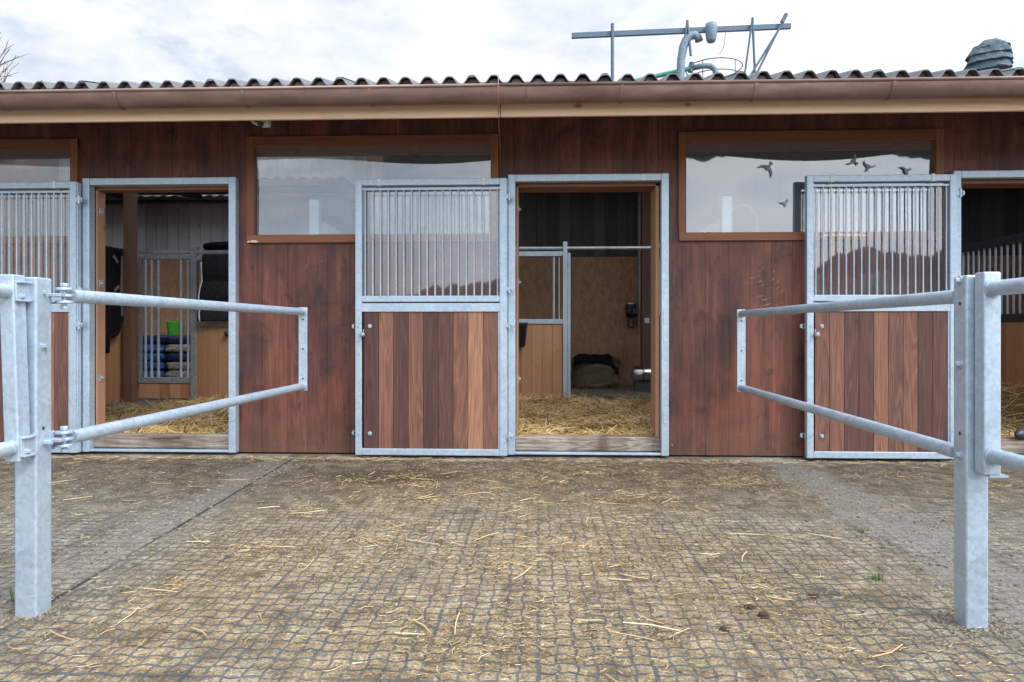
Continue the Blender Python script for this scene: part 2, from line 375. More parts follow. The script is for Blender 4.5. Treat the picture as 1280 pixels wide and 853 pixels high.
def m_ground():
    m, nt, bs = newmat('grid_paving_with_sandy_fill')
    tc = nt.nodes.new('ShaderNodeTexCoord'); co = tc.outputs['Object']
    nz = nt.nodes.new('ShaderNodeTexNoise'); nz.inputs['Scale'].default_value = 13; nz.inputs['Detail'].default_value = 4
    L(nt, co, nz.inputs['Vector'])
    sb = nt.nodes.new('ShaderNodeVectorMath'); sb.operation='SUBTRACT'; L(nt,nz.outputs['Color'],sb.inputs[0]); sb.inputs[1].default_value=(.5,.5,.5)
    sl = nt.nodes.new('ShaderNodeVectorMath'); sl.operation='SCALE'; L(nt,sb.outputs[0],sl.inputs[0]); sl.inputs['Scale'].default_value=.013
    ad = nt.nodes.new('ShaderNodeVectorMath'); ad.operation='ADD'; L(nt,co,ad.inputs[0]); L(nt,sl.outputs[0],ad.inputs[1])
    sx = nt.nodes.new('ShaderNodeSeparateXYZ'); L(nt, ad.outputs[0], sx.inputs[0])
    x, y = sx.outputs[0], sx.outputs[1]
    zig = math_(nt,'MULTIPLY', math_(nt,'SINE', math_(nt,'MULTIPLY', x, 2*math.pi/.116)), .0075)
    yy = math_(nt,'ADD', y, zig)
    zx = math_(nt,'ADD', x, math_(nt,'MULTIPLY', math_(nt,'SINE', math_(nt,'MULTIPLY', y, 2*math.pi/.116)), .004))
    dx = math_(nt,'PINGPONG', zx, .029); dy = math_(nt,'PINGPONG', yy, .029)
    bx = math_(nt,'PINGPONG', x, .174); by = math_(nt,'PINGPONG', y, .29)
    def line(d, w): 
        n = nt.nodes.new('ShaderNodeMapRange'); n.interpolation_type='SMOOTHSTEP'
        n.inputs['From Min'].default_value = w*.45; n.inputs['From Max'].default_value = w
        n.inputs['To Min'].default_value = 1; n.inputs['To Max'].default_value = 0
        L(nt, d, n.inputs['Value']); return n.outputs[0]
    lx, ly = math_(nt,'MULTIPLY',line(dx,.0058),.85), line(dy,.0066)
    ln = math_(nt,'MAXIMUM', math_(nt,'MAXIMUM', lx, ly), math_(nt,'MULTIPLY', math_(nt,'MAXIMUM', line(bx,.0085), math_(nt,'MULTIPLY',line(by,.0075),.85)), ramp(nt, tex(nt, co, 2.7, 4, .6), [(.42,.25),(.56,1)])))
    # dirt lying over the plastic grid in patches
    cov = ramp(nt, tex(nt, co, 1.5, 7, .62, .6), [(.50,1),(.74,.40)])
    cov2 = ramp(nt, tex(nt, co, 20, 4, .65), [(.28,.45),(.44,1)])
    gridm = math_(nt,'MULTIPLY', math_(nt,'MULTIPLY', ln, cov), cov2)
    # strips of loose gravel under the two barrier lines
    sx2 = nt.nodes.new('ShaderNodeSeparateXYZ'); L(nt, co, sx2.inputs[0])
    wob = math_(nt,'MULTIPLY', math_(nt,'SUBTRACT', tex(nt, co, 2.2, 4, .6), .5), .55)
    xw = math_(nt,'ADD', sx2.outputs[0], wob)
    def band(c, w):
        d = math_(nt,'ABSOLUTE', math_(nt,'SUBTRACT', xw, c))
        n = nt.nodes.new('ShaderNodeMapRange'); n.interpolation_type='SMOOTHSTEP'
        n.inputs['From Min'].default_value=w*.55; n.inputs['From Max'].default_value=w*1.25
        n.inputs['To Min'].default_value=1; n.inputs['To Max'].default_value=0
        L(nt,d,n.inputs['Value']); return n.outputs[0]
    grav = math_(nt,'MAXIMUM', band(1.86,.20), math_(nt,'MULTIPLY',band(-2.0,.16),.7))
    gridm = math_(nt,'MULTIPLY', gridm, math_(nt,'SUBTRACT', 1.0, math_(nt,'MULTIPLY',grav,.4)))
    # black plastic edging of the grid mats
    edge = line(math_(nt,'ABSOLUTE', math_(nt,'SUBTRACT', math_(nt,'ADD', x, math_(nt,'MULTIPLY', y, .037)), -1.935)), .013)
    edge = math_(nt,'MULTIPLY', edge, ramp(nt, tex(nt, co, 1.1, 4, .6), [(.38,0),(.5,1)]))
    # fill colours
    big = tex(nt, co, .9, 6, .6, .4); med = tex(nt, co, 7, 6, .68); fine = tex(nt, co, 95, 5, .75); grit = tex(nt, co, 420, 2, .6)
    f = math_(nt,'ADD', math_(nt,'MULTIPLY',med,.5), math_(nt,'MULTIPLY',fine,.5))
    cell = nt.nodes.new('ShaderNodeTexWhiteNoise'); cell.noise_dimensions = '2D'
    cv = nt.nodes.new('ShaderNodeCombineXYZ')
    L(nt, math_(nt,'FLOOR',math_(nt,'DIVIDE',math_(nt,'ADD',zx,.029),.058)), cv.inputs[0]); L(nt, math_(nt,'FLOOR',math_(nt,'DIVIDE',math_(nt,'ADD',yy,.029),.058)), cv.inputs[1])
    L(nt, cv.outputs[0], cell.inputs['Vector'])
    pz = nt.nodes.new('ShaderNodeTexVoronoi'); pz.inputs['Scale'].default_value = 170; L(nt, co, pz.inputs['Vector'])
    pg = nt.nodes.new('ShaderNodeSeparateColor'); L(nt, pz.outputs['Color'], pg.inputs[0])
    f = math_(nt,'ADD', f, math_(nt,'ADD', math_(nt,'MULTIPLY',math_(nt,'SUBTRACT',cell.outputs['Value'],.5),.09), math_(nt,'MULTIPLY',math_(nt,'SUBTRACT',pg.outputs[0],.5),.14)))
    sand = ramp(nt, f, [(.36,(.105,.076,.043)),(.47,(.215,.162,.096)),(.55,(.335,.262,.160)),(.66,(.55,.455,.305))])
    greyd = ramp(nt, f, [(.36,(.082,.080,.068)),(.47,(.165,.161,.138)),(.56,(.262,.256,.222)),(.68,(.44,.43,.38))])
    lane = nt.nodes.new('ShaderNodeMapRange'); lane.interpolation_type='SMOOTHSTEP'
    lane.inputs['From Min'].default_value=.95; lane.inputs['From Max'].default_value=2.1; lane.inputs['To Min'].default_value=1; lane.inputs['To Max'].default_value=0
    L(nt, math_(nt,'ABSOLUTE', math_(nt,'ADD', xw, .15)), lane.inputs['Value'])
    mixf = math_(nt,'ADD', math_(nt,'MULTIPLY',lane.outputs[0],.62), math_(nt,'MULTIPLY',ramp(nt, big, [(.36,-.0),(.62,1)]),.42), clamp=True)
    c = mixc(nt, mixf, greyd, sand)
    straw_dust = ramp(nt, tex(nt, co, 2.6, 6, .7, .8), [(.52,0),(.68,1)])
    c = mixc(nt, math_(nt,'MULTIPLY',math_(nt,'MULTIPLY',straw_dust,.42), ramp(nt, fine, [(.4,.3),(.58,1)])), c, (.34,.235,.115))
    # trodden damp earth by the stable front
    yw = math_(nt,'ADD', sx2.outputs[1], math_(nt,'MULTIPLY', math_(nt,'SUBTRACT', tex(nt, co, 1.7, 5, .65), .5), 1.5))
    damp = nt.nodes.new('ShaderNodeMapRange'); damp.interpolation_type='SMOOTHSTEP'
    damp.inputs['From Min'].default_value=-2.0; damp.inputs['From Max'].default_value=-.75
    L(nt, yw, damp.inputs['Value'])
    dm = damp.outputs[0]
    earth = ramp(nt, f, [(.38,(.032,.023,.014)),(.5,(.090,.064,.039)),(.64,(.235,.175,.105))])
    c = mixc(nt, math_(nt,'MULTIPLY',dm,.72), c, earth)
    gridm = math_(nt,'MULTIPLY', gridm, math_(nt,'SUBTRACT', 1.0, math_(nt,'MULTIPLY',dm,.6)))
    # wet manure patch in front of the closed-back door leaf
    def dist2(cx, cy, rx, ry):
        a = math_(nt,'DIVIDE', math_(nt,'SUBTRACT', sx2.outputs[0], cx), rx)
        b = math_(nt,'DIVIDE', math_(nt,'SUBTRACT', sx2.outputs[1], cy), ry)
        return math_(nt,'ADD', math_(nt,'SQRT', math_(nt,'ADD', math_(nt,'MULTIPLY',a,a), math_(nt,'MULTIPLY',b,b))),
                     math_(nt,'MULTIPLY', math_(nt,'SUBTRACT', tex(nt, co, 6, 5, .65), .5), 1.2))
    man = ramp(nt, dist2(-1.05,-.76,.62,.27), [(.55,1),(1.05,0)])
    c = mixc(nt, math_(nt,'MULTIPLY',man,.9), c, ramp(nt, fine, [(.3,(.032,.022,.012)),(.7,(.10,.072,.035))]))
    gcol = ramp(nt, math_(nt,'ADD',math_(nt,'MULTIPLY',grit,.6),math_(nt,'MULTIPLY',fine,.4)), [(.40,(.065,.062,.057)),(.5,(.20,.192,.178)),(.60,(.42,.405,.38))])
    c = mixc(nt, math_(nt,'MULTIPLY',grav,.65), c, gcol)
    plastic = ramp(nt, tex(nt, co, 16, 4, .6), [(.35,(.052,.061,.073)),(.7,(.115,.130,.150))])
    c = mixc(nt, math_(nt,'MULTIPLY',gridm,.93), c, plastic)
    c = mixc(nt, math_(nt,'MULTIPLY',edge,.9), c, (.018,.022,.035))
    L(nt, c, bs.inputs['Base Color'])
    bs.inputs['Roughness'].default_value = .82; bs.inputs['Specular IOR Level'].default_value = .25
    h = math_(nt,'ADD', math_(nt,'MULTIPLY',gridm,-.5), math_(nt,'ADD', math_(nt,'MULTIPLY',fine,.75), math_(nt,'ADD', math_(nt,'MULTIPLY',med,.8), math_(nt,'MULTIPLY',grit,.35))))
    bump(nt, bs, h, .9, .012)
    return m
M['ground'] = m_ground()

# ---------------------------------------------------------------- world, sun, camera
SUN_EL, SUN_AZ = R(44), R(128)     # azimuth from +Y clockwise: to the right behind the camera
w = bpy.data.worlds.new('World'); sc.world = w; w.use_nodes = True
nt = w.node_tree; bg = nt.nodes['Background']
sky = nt.nodes.new('ShaderNodeTexSky'); sky.sky_type = 'NISHITA'; sky.sun_disc = False
sky.sun_elevation = SUN_EL; sky.sun_rotation = SUN_AZ; sky.air_density = 1.2; sky.dust_density = 2.0
tc = nt.nodes.new('ShaderNodeTexCoord')
mp = nt.nodes.new('ShaderNodeMapping'); mp.inputs['Scale'].default_value = (1,1,2.4); L(nt, tc.outputs['Generated'], mp.inputs['Vector'])
c1 = tex(nt, mp.outputs[0], 2.3, 8, .58, .35); c2 = tex(nt, mp.outputs[0], 6.0, 6, .6, .5)
cf = ramp(nt, c1, [(.34,.45),(.46,1)])
cl = ramp(nt, math_(nt,'ADD',math_(nt,'MULTIPLY',c1,.55),math_(nt,'MULTIPLY',c2,.45)), [(.38,(4.3,4.9,5.7)),(.48,(5.9,6.25,6.8)),(.57,(6.9,7.0,7.1))])
sd = Vector((math.sin(SUN_AZ)*math.cos(SUN_EL), math.cos(SUN_AZ)*math.cos(SUN_EL), math.sin(SUN_EL)))
dt = nt.nodes.new('ShaderNodeVectorMath'); dt.operation = 'DOT_PRODUCT'; L(nt, tc.outputs['Generated'], dt.inputs[0]); dt.inputs[1].default_value = sd
lobe = nt.nodes.new('ShaderNodeMapRange'); lobe.interpolation_type = 'SMOOTHSTEP'
lobe.inputs['From Min'].default_value = -.15; lobe.inputs['From Max'].default_value = 1.0
lobe.inputs['To Min'].default_value = 1.0; lobe.inputs['To Max'].default_value = 3.3; L(nt, dt.outputs['Value'], lobe.inputs['Value'])
vm = nt.nodes.new('ShaderNodeVectorMath'); vm.operation = 'SCALE'
L(nt, mixc(nt, cf, sky.outputs[0], cl), vm.inputs[0]); L(nt, lobe.outputs[0], vm.inputs['Scale']); L(nt, vm.outputs[0], bg.inputs['Color'])
bg.inputs['Strength'].default_value = .105
sun = bpy.data.lights.new('sun', 'SUN'); sun.energy = 1.5; sun.angle = R(14); sun.color = (1,.96,.9)
so = bpy.data.objects.new('sun', sun); col.objects.link(so)
sd = Vector((math.sin(SUN_AZ)*math.cos(SUN_EL), math.cos(SUN_AZ)*math.cos(SUN_EL), math.sin(SUN_EL)))
so.rotation_euler = sd.to_track_quat('Z','Y').to_euler(); so.location = (4,-8,9)

cam = bpy.data.cameras.new('camera'); co_ = bpy.data.objects.new('camera', cam); col.objects.link(co_)
co_.location = (0,-5.45,1.02); co_.rotation_euler = (R(90),0,R(2.2))
cam.sensor_width = 36; cam.lens = 853/1280*36; cam.shift_y = -14.5/1280; cam.clip_start = .05; cam.clip_end = 2000
sc.camera = co_
sc.view_settings.view_transform = 'Standard'; sc.view_settings.look = 'None'
sc.view_settings.exposure = 0.56; sc.view_settings.gamma = 1
sc.cycles.use_denoising = True
sc.cycles.max_bounces = 8; sc.cycles.transparent_max_bounces = 12; sc.cycles.diffuse_bounces = 5

# ---------------------------------------------------------------- ground (setting)
g = MB(); g.box(-400,400,-400,400,-.5,0); tag(g.build('ground', M['ground'], origin=(0,0,0)), kind='structure')
g = MB()
g.grid(lambda u,v: (-8+16*u, -.24+.34*v + (.16*noise.noise((u*22,3,0))+.05*noise.noise((u*130,3,0)))*(1-v)**3, -.004+.018*v), 400, 6)
tag(g.build('path', M['concrete'], origin=(0,0,0)), kind='structure')
# low wooded rise across the valley, behind the photographer (mirrored in the panes)
h = MB()
def hill_pt(u, v):
    x = -160+320*u; y = -95-60*v
    z = (4.5+7.5*max(0,min(1,(x+32)/60)) + 1.2*noise.noise((x*.02,0,7)))*min(1,v*2.2) - .3
    return (x, y, z)
h.grid(hill_pt, 60, 6)
tag(h.build('hill', M['leaf'], origin=(0,-110,0)), kind='structure')
wd = MB()
for i in range(520):
    x = random.uniform(-120,130); y = -108-random.uniform(0,25)
    hz = 4.2+7.5*max(0,min(1,(x+32)/60)); hh = random.uniform(1.2,2.6)
    r = random.uniform(1.2,2.6)
    for k in range(4):
        qx, qy, qz, qr = x+random.uniform(-1.4,1.4), y+random.uniform(-1,1), hz+random.uniform(-.5,.4*hh), r*random.uniform(.5,.9)
        wd.tube([(qx,qy,qz-qr),(qx,qy,qz-qr*.6),(qx,qy,qz),(qx,qy,qz+qr*.6),(qx,qy,qz+qr)],[qr*.2,qr*.8,qr,qr*.75,qr*.15],7)
tag(wd.build('distant_woodland', plain('woodland', (.045,.05,.03), .9), origin=(0,-115,0)), 'dark wooded ridge far across the valley', 'woodland', kind='stuff')

# ---------------------------------------------------------------- stable building
barn = thing('stable_building', 'long low stable with red brown board front, corrugated roof and three open stall doors', 'stable', (0,0,0))
PER = 3.44
FX = (-3.69, -.239, 3.201)                          # left edge of each door frame
DW = 1.262                                          # frame width
WIN = [(-5.80,-3.757), (-2.357,-.317), (1.105,3.152)]
Z0W, Z1W = 1.718, 2.580
OPEN = [(x+.03, x+DW-.03, .0, 2.215) for x in FX] + [(a+.04, b-.04, Z0W+.05, Z1W-.05) for a,b in WIN]
# front wall of upright boards
wl = MB()
edges = set(); x = -8.2; parents = []
while x < 8.2:
    wdt = random.choice((.165,.185,.205)); parents.append((x, x+wdt, random.random(), random.uniform(-.0015,.0015))); x += wdt
for (a, b, t, dy) in parents:
    cuts = sorted({a, b} | {e for o in OPEN for e in (o[0],o[1]) if a < e < b})
    for p, q in zip(cuts, cuts[1:]):
        mid = (p+q)/2; hol = sorted((o[2],o[3]) for o in OPEN if o[0] < mid < o[1])
        z = .025; spans = []
        for (u, v) in hol:
            if u > z: spans.append((z,u))
            z = max(z, v)
        spans.append((z, 2.86))
        for (u, v) in spans:
            e0 = .0005 if p == a else 0; e1 = .0005 if q == b else 0
            wl.box(p+e0, q-e1, dy, .10, u, v, t)
wl.build('wall', M['wall'], barn, bevel=.0012)
# end and rear walls
ew = MB(); [ew.hexa([(q,0,0),(q+.1,0,0),(q+.1,6.06,0),(q,6.06,0),(q,0,2.80),(q+.1,0,2.80),(q+.1,6.06,4.46),(q,6.06,4.46)],.5) for q in (-8.3,8.2)]; ew.box(-8.3,8.3,6.06,6.2,0,4.55,.5)
ew.each('outer_wall', M['wall'], barn)
fl = MB(); fl.box(-8.2,8.2,.11,6.06,0,.10); fl.build('interior_floor', M['interior_floor'], barn)
rw = MB(); x = -8.2
while x < 8.2:
    rw.box(x+.003, x+.187, 5.92, 5.95, 2.2, 4.55, random.random()); x += .19
    if x > -3.0: break
rw.build('rear_planks', M['grey_plank'], barn, bevel=.003)
rw = MB()
while x < 8.2:
    rw.box(x+.003, x+.187, 5.92, 5.95, 2.2, 4.55, random.random()); x += .19
rw.build('rear_planks', M['dark_plank'], barn, bevel=.003)
rw = MB(); x = -8.2
while x < 8.2:
    rw.box(x+.002, x+1.248, 5.86, 5.915, .10, 2.215, .5); x += 1.25
rw.build('rear_sheathing', M['osb'], barn)
# roof: corrugated sheets, deck, fascia, rafters, gutter
SL = .27; EY = -.87; EZ = 2.688
roofs = [MB(),MB(),MB()]; PITCH = .1495; EZ = 2.694; W6 = PITCH*6
def sheetz(x):
    a = 2*math.pi*x/PITCH; return .029*(math.cos(a)-.13*math.cos(3*a))
nsh = int(17/W6)
def sheet(x0, y0, y1, dz):
    roof = roofs[0 if y0 < 0 else (1 if y0 < 5 else 2)]
    n = 6*12
    def top(u, v):
        x = x0+u*(W6+.045); y = y0+(y1-y0)*v
        return (x, y, EZ + SL*(y-EY) + sheetz(x) + dz + .008*(1-v))
    roof.grid(top, n+4, 3, .5)
    roof.grid(lambda u,v: (lambda p: (p[0],p[1],p[2]-.008))(top(1-u,v)), n+4, 3, .5)
    b = len(roof.v)
    for i in range(n+5):
        p = top(i/(n+4), 0); roof.v.append(p); roof.v.append((p[0],p[1],p[2]-.008))
    for i in range(n+4):
        a = b+2*i; roof.f.append([a+1,a+3,a+2,a]); roof.t.append(.5)
for i in range(nsh):
    x0 = -8.55+i*W6
    for (y0, y1) in (((EY+random.uniform(-.006,.006), .8),(1.65,3.0),(5.2,6.5)) if x0 < -3.4 else ((EY+random.uniform(-.006,.006), .8),(2.55,4.3),(4.2,6.5))):
        sheet(x0, y0, y1, (i%2)*.007 + (.010 if y0>0 else 0))
for q in roofs: q.build('roof', M['roof'], barn, smooth=True)
sk = MB(); sk.box(-8.5,-2.62,.75,1.7,0,.006); sk.box(-8.5,-2.62,2.9,5.25,0,.006); sk.box(-2.62,8.5,.75,2.6,.0,.006)  # unseen translucent strips, added to let daylight into the stalls
for i,v in enumerate(sk.v): sk.v[i] = (v[0],v[1],v[2]+EZ+SL*(v[1]-EY)+.03)
sk.build('added_skylight', M['added_skylight'], barn)
dk = MB()
for (xa_,xb_,y0,y1) in ((-8.5,-2.62,-.76,.75),(-8.5,-2.62,1.7,2.9),(-8.5,-2.62,5.3,6.3),(-2.62,8.5,-.76,.75),(-2.62,8.5,2.6,6.3)):
    za = EZ-.055+SL*(y0-EY); zb = EZ-.055+SL*(y1-EY)
    dk.hexa([(xa_,y0,za),(xb_,y0,za),(xb_,y1,zb),(xa_,y1,zb),(xa_,y0,za+.02),(xb_,y0,za+.02),(xb_,y1,zb+.02),(xa_,y1,zb+.02)])
dk.build('roof_deck', M['soffit'], barn)
fa = MB()
for i,(a,b) in enumerate(((-8.5,-4.6),(-4.6,-.262),(-.258,4.2),(4.2,8.5))): fa.box(a+.001,b-.001,-.792,-.765,2.474,2.675,(.35,.6,.5,.7)[i])
fa.each('fascia', M['spruce'], barn, bevel=.002)
x = -8.0
while x < 8.2:
    rf = MB()
    za = EZ-.06+SL*(-.76-EY); zb = EZ-.06+SL*(.0-EY); hgt = .15; ww = .04
    y0, y1 = -.762, -.006
    rf.hexa([(x-ww,y0,max(2.49,za-hgt)),(x+ww,y0,max(2.49,za-hgt)),(x+ww,y1,zb-hgt),(x-ww,y1,zb-hgt),(x-ww,y0,za),(x+ww,y0,za),(x+ww,y1,zb),(x-ww,y1,zb)], random.random())
    rf.build('rafter', M['rafter'], barn, bevel=.002)
    x += .86
gu = MB()
GY, GZ, RY, RZ = -.875, 2.634, .076, .100
def gprof(t, off=0):
    a = math.pi*(1+t); return (GY+math.cos(a)*(RY-off), GZ+math.sin(a)*(RZ-off))
for (a,b) in ((-8.55,-.265),(-.255,8.55)):
    gu.grid(lambda u,v: (a+(b-a)*u, *gprof(v)), 30, 18)
    gu.grid(lambda u,v: (b-(b-a)*u, *gprof(v,.003)), 30, 18)
    gu.cyl((a,GY-RY,GZ),(b,GY-RY,GZ),.0115,n=12)
gob = gu.build('gutter', M['gutter'], barn, smooth=True)
ef = MB(); ef.grid(lambda u,v: (-8.5+17*u, -.812, 2.60+v*(EZ+SL*(-.812-EY)+sheetz(-8.5+17*u)-.010-2.60)), 1400, 1); ef.build('eave_filler', M['filler'], barn, solid=.014)
jt = MB()
jt.grid(lambda u,v: (-.30+.08*u, *gprof(v,-.003)), 2, 18); jt.build('joint_sleeve', M['gutter'], gob, smooth=True)
for bx in (-7.3,-6.4,-5.5,-4.6,-3.68,-2.86,-1.98,-1.12,.55,1.42,2.3,3.2,4.1,5.0,5.9,6.8):
    bk = MB()
    bk.grid(lambda u,v: (bx-.012+.024*u, *gprof(v,-.005)), 1, 18)
    bk.box(bx-.012,bx+.012,GY-RY-.004,GY+RY,GZ+.011,GZ+.0145)
    bk.build('bracket', M['gutter'], gob, smooth=False)

# windows
def window(i, a, b):
    fr = MB(); y0 = -.022
    fw = .062
    fr.box(a, b, y0, .02, Z1W-.085, Z1W, .35); fr.box(a+.004, b-.004, y0-.006, .02, Z0W, Z0W+.066, .6)
    fr.box(a+fw*.2, b-fw*.2, .034, .098, Z1W-.14, Z1W-.06, .45)          # inner head board
    w_ = fr.build('window', M['frame_wood'], barn, bevel=.004)
    st = MB()
    st.box(a, a+fw, y0-.003, .021, Z0W+.064, Z1W-.002, .4); st.box(b-fw, b, y0-.003, .021, Z0W+.064, Z1W-.002, .7)
    st.each('stile', M['frame_wood_v'], w_, bevel=.004)
    chips = MB()
    if i:                                  # stain rubbed through to bare wood, ragged edge
        xa, n_, z_, h_ = ((a+.004, 10, Z0W+.003, .016), (a+1.10, 34, Z0W+.030, .020))[i-1]
        yq = y0-.0072; lo_, hi_ = [], []
        for k in range(n_+1):
            e = math.sin(math.pi*k/n_)**.4 if 0 < k < n_ else .05
            xx = xa+k*.0105
            lo_.append((xx, yq, z_+random.uniform(-.004,.006))); hi_.append((xx, yq, z_+.004+e*h_*random.uniform(.35,1.25)))
        for k in range(n_): chips.add([lo_[k],lo_[k+1],hi_[k+1],hi_[k]], [(0,1,2,3)], random.random())
    if i: chips.build('worn_patch', M['spruce'], w_)
    p = MB(); am = .0032
    def pf(u, v):
        x = a+fw*.5+(b-a-fw)*u; z = Z0W+.04+(Z1W-Z0W-.1)*v
        return (x, .026 - .078*max(0,v-.5)**2 + am*math.sin(u*math.pi*1.7+i*1.1)*math.sin(v*math.pi) + .0022*math.sin(u*7+i*2)*v*v, z)
    p.grid(pf, 60, 24); p.build('pane', M['pane'], w_, smooth=True)
    return w_
wins = [window(i,a,b) for i,(a,b) in enumerate(WIN)]
# bird silhouettes stuck on the right pane
def bird(cx, cz, s, ang, par):
    pts = [(0,.5),(.10,.25),(.45,.30),(.95,.75),(.80,.30),(.40,-.02),(.14,-.10),(.10,-.42),(.24,-.72),(0,-.60),(-.24,-.72),(-.10,-.42),(-.14,-.10),(-.40,-.02),(-.80,.30),(-.95,.75),(-.45,.30),(-.10,.25)]
    c, s_ = math.cos(ang), math.sin(ang); b = MB()
    f = [(cx+s*(x*c-z*s_), .0075, cz+s*(x*s_+z*c)) for x,z in pts]; k = [(x,.009,z) for x,y,z in f]
    n = len(f); b.add(f+k, [list(range(n)), list(range(2*n-1,n-1,-1))]+[[i,(i+1)%n,n+(i+1)%n,n+i] for i in range(n)])
    b.build('bird_decal', M['bird'], par)
M['bird'] = plain('bird_decal_film', (.24,.28,.32), .6)
for (x,z,s,a) in ((1.815,2.300,.072,2.5),(2.48,2.340,.056,.9),(2.59,2.295,.054,-.35),(2.885,2.262,.056,2.0),(1.944,2.014,.038,.3)):
    bird(x, z, s, a, wins[2])

# door frames, linings, thresholds, leaves
def tube_frame(m, x0, x1, y0, y1, z0, z1, t, bottom=True):
    m.box(x0, x0+t, y0, y1, z0, z1); m.box(x1-t, x1, y0, y1, z0, z1)
    m.box(x0+t, x1-t, y0+.001, y1-.001, z1-t, z1-.001)
    if bottom: m.box(x0+t, x1-t, y0+.001, y1-.001, z0+.001, z0+t)
def bolt(m, p, axis, r=.011, l=.012):
    p = Vector(p); d = Vector(axis)
    m.cyl(p, p+d*.003, r*1.5, n=14); m.cyl(p+d*.003, p+d*l, r, r*.85, n=6)
LIN = (.115, .24, .2)
def door(i, fx, seed):
    random.seed(seed)
    fm = MB(); y0, y1 = -.062, .012; t = .058
    fm.box(fx, fx+t, y0, y1, .028, 2.245); fm.box(fx+DW-t, fx+DW, y0, y1, .028, 2.245)
    fm.box(fx+t, fx+DW-t, y0+.001, y1, 2.245-.056, 2.244)
    fm.box(fx+t, fx+DW-t, -.055, .0, .030, .048)
    fo = fm.build('door_frame', M['galv'], barn, bevel=.004)
    sl = MB(); sl.box(fx+DW-.045, fx+DW-.012, y0-.004, y0+.01, 1.06, 1.17); sl.box(fx+DW-.045, fx+DW-.012, y0-.004, y0+.01, .28, .39)
    sl.each('strike_plate', M['galv'], fo, bevel=.003)
    li = MB()
    li.box(fx+t+.004, fx+t+.020, .012, LIN[i], .11, 2.19, .5); li.box(fx+DW-t-.034, fx+DW-t-.004, .012, LIN[i], .11, 2.19, .6)
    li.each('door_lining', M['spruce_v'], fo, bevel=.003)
    hl = MB(); hl.box(fx+t+.004, fx+DW-t-.004, .012, LIN[i], 2.158, 2.187, .35); hl.build('head_lining', M['frame_wood'], fo, bevel=.003)
    for z in (1.99, 1.40, .62):
        bo = MB()
        bo.box(fx+t+.020, fx+t+.026, .03, .085, z-.03, z+.03); bolt(bo, (fx+t+.026,.06,z), (1,0,0), .012, .016)
        bo.build('bracket', M['galv_dark'], fo, bevel=.002)
    # threshold timber, worn along the top
    th = MB()
    xa, xb = fx+t+.002, fx+DW-t-.002
    def tp(u, v):
        a = v*2*math.pi; x = xa+(xb-xa)*u
        n1 = .010*noise.noise((x*3.1, v*2, seed)); n2 = .004*noise.noise((x*17, v*5, seed))
        yy = .045+ .052*max(-1,min(1,1.35*math.cos(a))); zz = .108+ .058*max(-1,min(1,1.35*math.sin(a)))
        return (x, yy+n2, zz+(n1+n2)*(1 if math.sin(a)>0 else .2))
    th.grid(tp, 60, 24)
    if i == 0:
        def ck(u, v):
            a = v*2*math.pi; x = -3.17+.26*u
            return (x, -.012+.016*math.cos(a), .150+.020*math.sin(a)*(.7+.5*noise.noise((u*6,v,2))))
        th.grid(ck, 14, 10)
    th.build('threshold', M['old_wood'], fo, smooth=True)
    # the open leaf, folded back against the wall
    lx0, lx1 = fx-(1.138 if i == 2 else 1.202), fx+.002; y0, y1 = -.125, -.075; z0, z1 = .030, 2.205; t = .052
    lf = MB(); tube_frame(lf, lx0, lx1-.012, y0, y1, z0, z1, t)
    lf.box(lx0+t, lx1-t-.012, y0+.002, y1-.002, 1.236, 1.285); lf.box(lx0+t, lx1-t-.012, y0+.001, y1-.001, 1.158, 1.226)
    lf.box(lx0+t-.014, lx0+t, y0+.006, y1-.006, z0+t, 1.158); lf.box(lx1-t-.026, lx1-t-.012, y0+.006, y1-.006, z0+t, 1.158)
    lf.box(lx1-.030, lx1-.004, y0+.012, y1+.01, z0, z1-.004)
    lo = lf.build('stable_door', M['galv'], barn, bevel=.004)
    pn = MB(); n = 9; pa, pb = lx0+t+.013, lx1-t-.026; wd_ = (pb-pa)/n
    tones = TONES[i]
    for k in range(n):
        dz = random.uniform(-.001,.001)
        pn.box(pa+k*wd_+.0012, pa+(k+1)*wd_-.0012, y0+.012+dz, y1-.012, z0+t-.004, 1.162, tones[k])
    pn.build('board_panel', M['door_wood'], lo, bevel=.0025)
    gr = MB(); ga, gb = lx0+t, lx1-t-.012
    gr.box(ga, gb, y0+.012, y0+.030, 2.118, 2.132)
    for k in range(18):
        bx = ga+.022+(gb-ga-.040)*k/17
        gr.cyl((bx,y0+.021,1.285),(bx,y0+.021,2.120),.006,n=10)
    gr.build('grille', M['galv'], lo, smooth=False)
    pp = MB()
    pp.grid(lambda u,v: (ga-.01+(gb-ga+.02)*u, y0+.044+.0012*math.sin(u*5+seed)*v+.0003*math.sin(v*7+u*3), 1.27+.89*v), 24, 20)
    pp.build('pane', M['door_pane'], lo, smooth=True)
    hg = MB()
    for z in (2.06, 1.40, 1.075, .21):
        pass
    for z in (2.06, 1.335, 1.055, .185):
        hg = MB()
        hg.box(lx1-.018, lx1+.040, y0-.002, y0+.010, z-.018, z+.018); hg.cyl((lx1+.012,y0+.002,z-.034),(lx1+.012,y0+.002,z+.034),.011,n=12)
        bolt(hg, (lx1+.028,y0-.002,z), (0,-1,0), .010, .012)
        hg.build('hinge', M['galv'], lo, bevel=.002)
    for z in (1.045, .20):
        lt = MB()
        lt.box(lx0-.020, lx0+.03, y1-.012, y1-.004, z-.018, z+.018); lt.cyl((lx0-.020,y1-.012,z),(lx0-.020,y1-.004,z),.018,n=18)
        lt.build('latch_tab', M['galv'], lo, bevel=.001)
